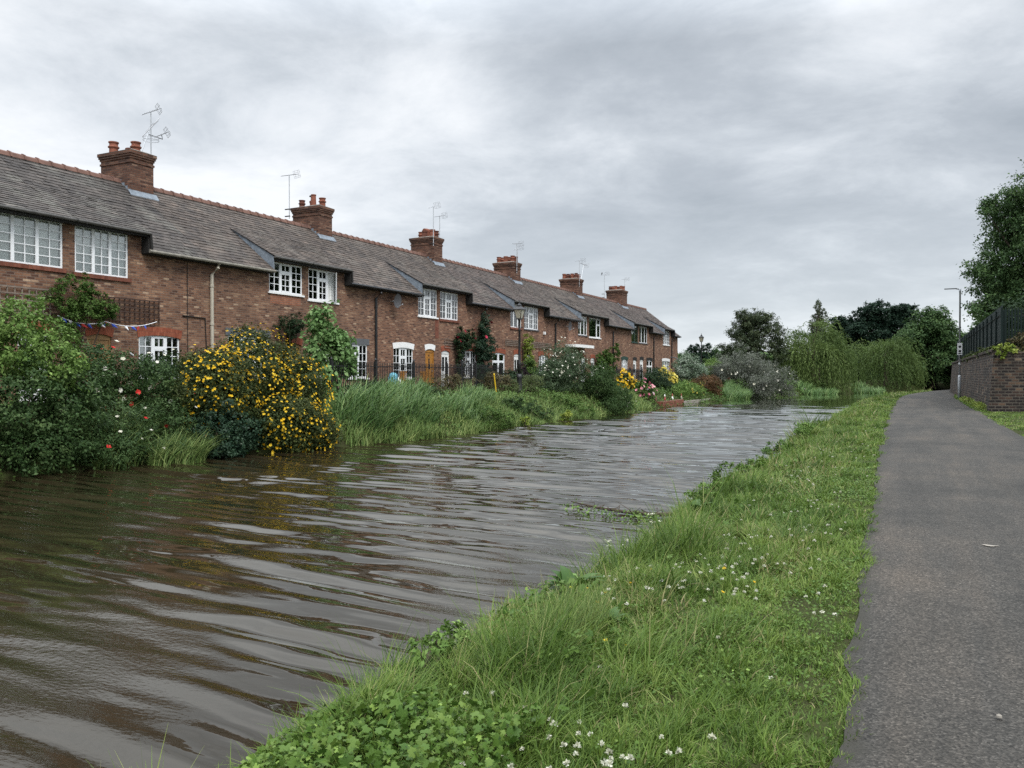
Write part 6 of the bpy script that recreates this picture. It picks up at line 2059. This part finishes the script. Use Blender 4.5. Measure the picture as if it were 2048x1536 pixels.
for x_, y_, bl, n_, L_, W_, m_, lab in [
        (-2.55, 4.15, [(0, 0, .16, .18, .22, .16), (-.1, .35, .12, .15, .2, .12)], 900, .045, .022, F_LIGHT, 'yellow-green nettle-like weed at the water edge beside the lobed weeds'),
        (-2.7, 8.6, [(0, 0, .12, .14, .5, .13), (.1, .7, .16, .16, .35, .14)], 1100, .042, .02, F_MID, 'straggling leafy weed along the water edge before the fallen branch'),
        (-2.55, 11.2, [(0, 0, .2, .2, .4, .2)], 900, .05, .024, F_LIGHT, 'bright leafy weed at the root end of the fallen branch'),
        (-2.6, 17.6, [(0, 0, .25, .25, .7, .24), (.1, 1.2, .2, .2, .5, .2)], 1500, .06, .03, F_MID, 'dark leafy clump on the near bank where it bulges into the canal'),
        (-2.75, 24.5, [(0, 0, .25, .25, 1.2, .22)], 1400, .07, .035, F_LIGHT, 'low pale weeds fringing the near bank, beyond the bulging clump')]:
    b_ = (x_, y_, float(gz(x_, y_)))
    shrub('bank_weed', lab, 'weed', b_, [(x_ + a[0], y_ + a[1], max(b_[2], 0) + a[2], a[3], a[4], a[5]) for a in bl], n_, L_, W_, m_, int(7100 + y_ * 10), 'weeds at the edge of the near bank')
TG = 'tall tufts on the near bank'
sword_clump('grass_tuft', 'tall upright grey-green grass tuft below the large dock', 'grass', -1.95, 4.75, .4, 620, .36, .22, .3, G_REED, 713, TG, W=.006, wind=.35)
sword_clump('grass_tuft', 'arching fresh green grass tuft at the water edge beside the lobed weeds', 'grass', -2.35, 3.3, .3, 420, .34, .14, .3, G_LAWN, 714, TG, W=.007, wind=.9)
sword_clump('grass_tuft', 'bright grass tuft at the water edge by the end of the fallen branch', 'grass', -2.55, 9.6, .3, 520, .36, .18, .4, G_LAWN, 715, TG, W=.009, wind=.7)


def umbel(x, y, label, seed):
    base = (x, y, float(gz(x, y)))
    root = thing('umbel_flower', base, label, 'wild flower', None)
    rg = random.Random(seed)
    mb = MB(); pts = []
    for k in range(4):
        t = (rg.uniform(-.12, .10), rg.uniform(-.14, .14), rg.uniform(.28, .42))
        mb.tube([(0, 0, 0), (t[0] * .5, t[1] * .5, t[2] * .55), t], .004, 4)
        for j in range(7):
            pts.append((t[0] + rg.uniform(-.03, .03), t[1] + rg.uniform(-.03, .03), t[2] + rg.uniform(0, .015)))
    mb.build('stem', bpy.data.materials['lobed_leaf'], root)
    P = np.array(pts)
    V, F, t = blossom_mesh(P, np.tile([[0, 0, 1.]], (len(P), 1)), .014, 5, seed)
    np_mesh('blossom', V, F, t, B_CLOVER, root)


umbel(-2.62, 7.7, 'white umbel flower standing at the water edge', 721)
umbel(-2.62, 9.2, 'thin white umbel flower near the fallen branch', 722)

fb = thing('fallen_branch', (-3.6, 11.8, 0), 'fallen branch lying in the water with weed caught on it', 'branch')
b0 = (-3.6, 11.8, 0)
MB(b0).tube([(-2.9, 11.7, .10), (-3.5, 11.72, .045), (-3.9, 11.85, .03), (-4.4, 11.95, .05), (-4.9, 12.1, .09)], [.035, .03, .026, .02, .008], 7).build('limb', M_BARK, fb, True)
m_ = MB(b0)
rgb = random.Random(9)
for k in range(16):
    x = -3.1 - 1.6 * k / 16
    s = (x, 11.7 + .15 * k / 16, .05)
    m_.tube([s, (x + rgb.uniform(-.12, .05), s[1] + rgb.uniform(-.25, .2), .07 + rgb.uniform(0, .09)), (x + rgb.uniform(-.25, .1), s[1] + rgb.uniform(-.4, .3), rgb.uniform(.02, .2))], [.008, .006, .003], 4)
m_.build('twig', M_BARK, fb)
V, F, t = crown_mesh([(-3.9, 11.6, .03, .7, .3, .04), (-4.7, 11.7, .05, .22, .2, .1), (-3.5, 11.4, .03, .4, .2, .05)], 420, .045, .03, 731, per=8, sig=.25)
np_mesh('foliage', V, F, t, F_LIGHT, fb, b0)


def splash(x, y, r, seed, label):
    rg = random.Random(seed)
    n = 12
    vs = [(0, 0, .004)]
    for k in range(n):
        q = 6.283 * k / n
        rr = r * rg.uniform(.5, 1.1)
        vs.append((rr * math.cos(q), rr * .7 * math.sin(q), .002))
    mb = MB().add(vs, [(0, 1 + k, 1 + (k + 1) % n) for k in range(n)])
    o = mb.build('pale_mark', M_STONE)
    o.location = (x, y, .548)
    tag(o, label, 'mark')


splash(.62, 8.6, .07, 2, 'pale splash mark on the asphalt of the towpath')
splash(1.75, 41.5, .16, 3, 'pale worn patch on the asphalt, near the wall')
rg = random.Random(3)
for k, (x, y, lab) in enumerate([(.35, 4.3, 'small pebble lying on the path'), (.9, 3.9, 'tiny stone on the asphalt, right of the pebble')]):
    o = MB().lathe(0, 0, [(.004, 0), (.014, .003), (.012, .011), (.004, .016)], 7).build('pebble', M_STONE)
    o.location = (x, y, .545); tag(o, lab, 'stone')
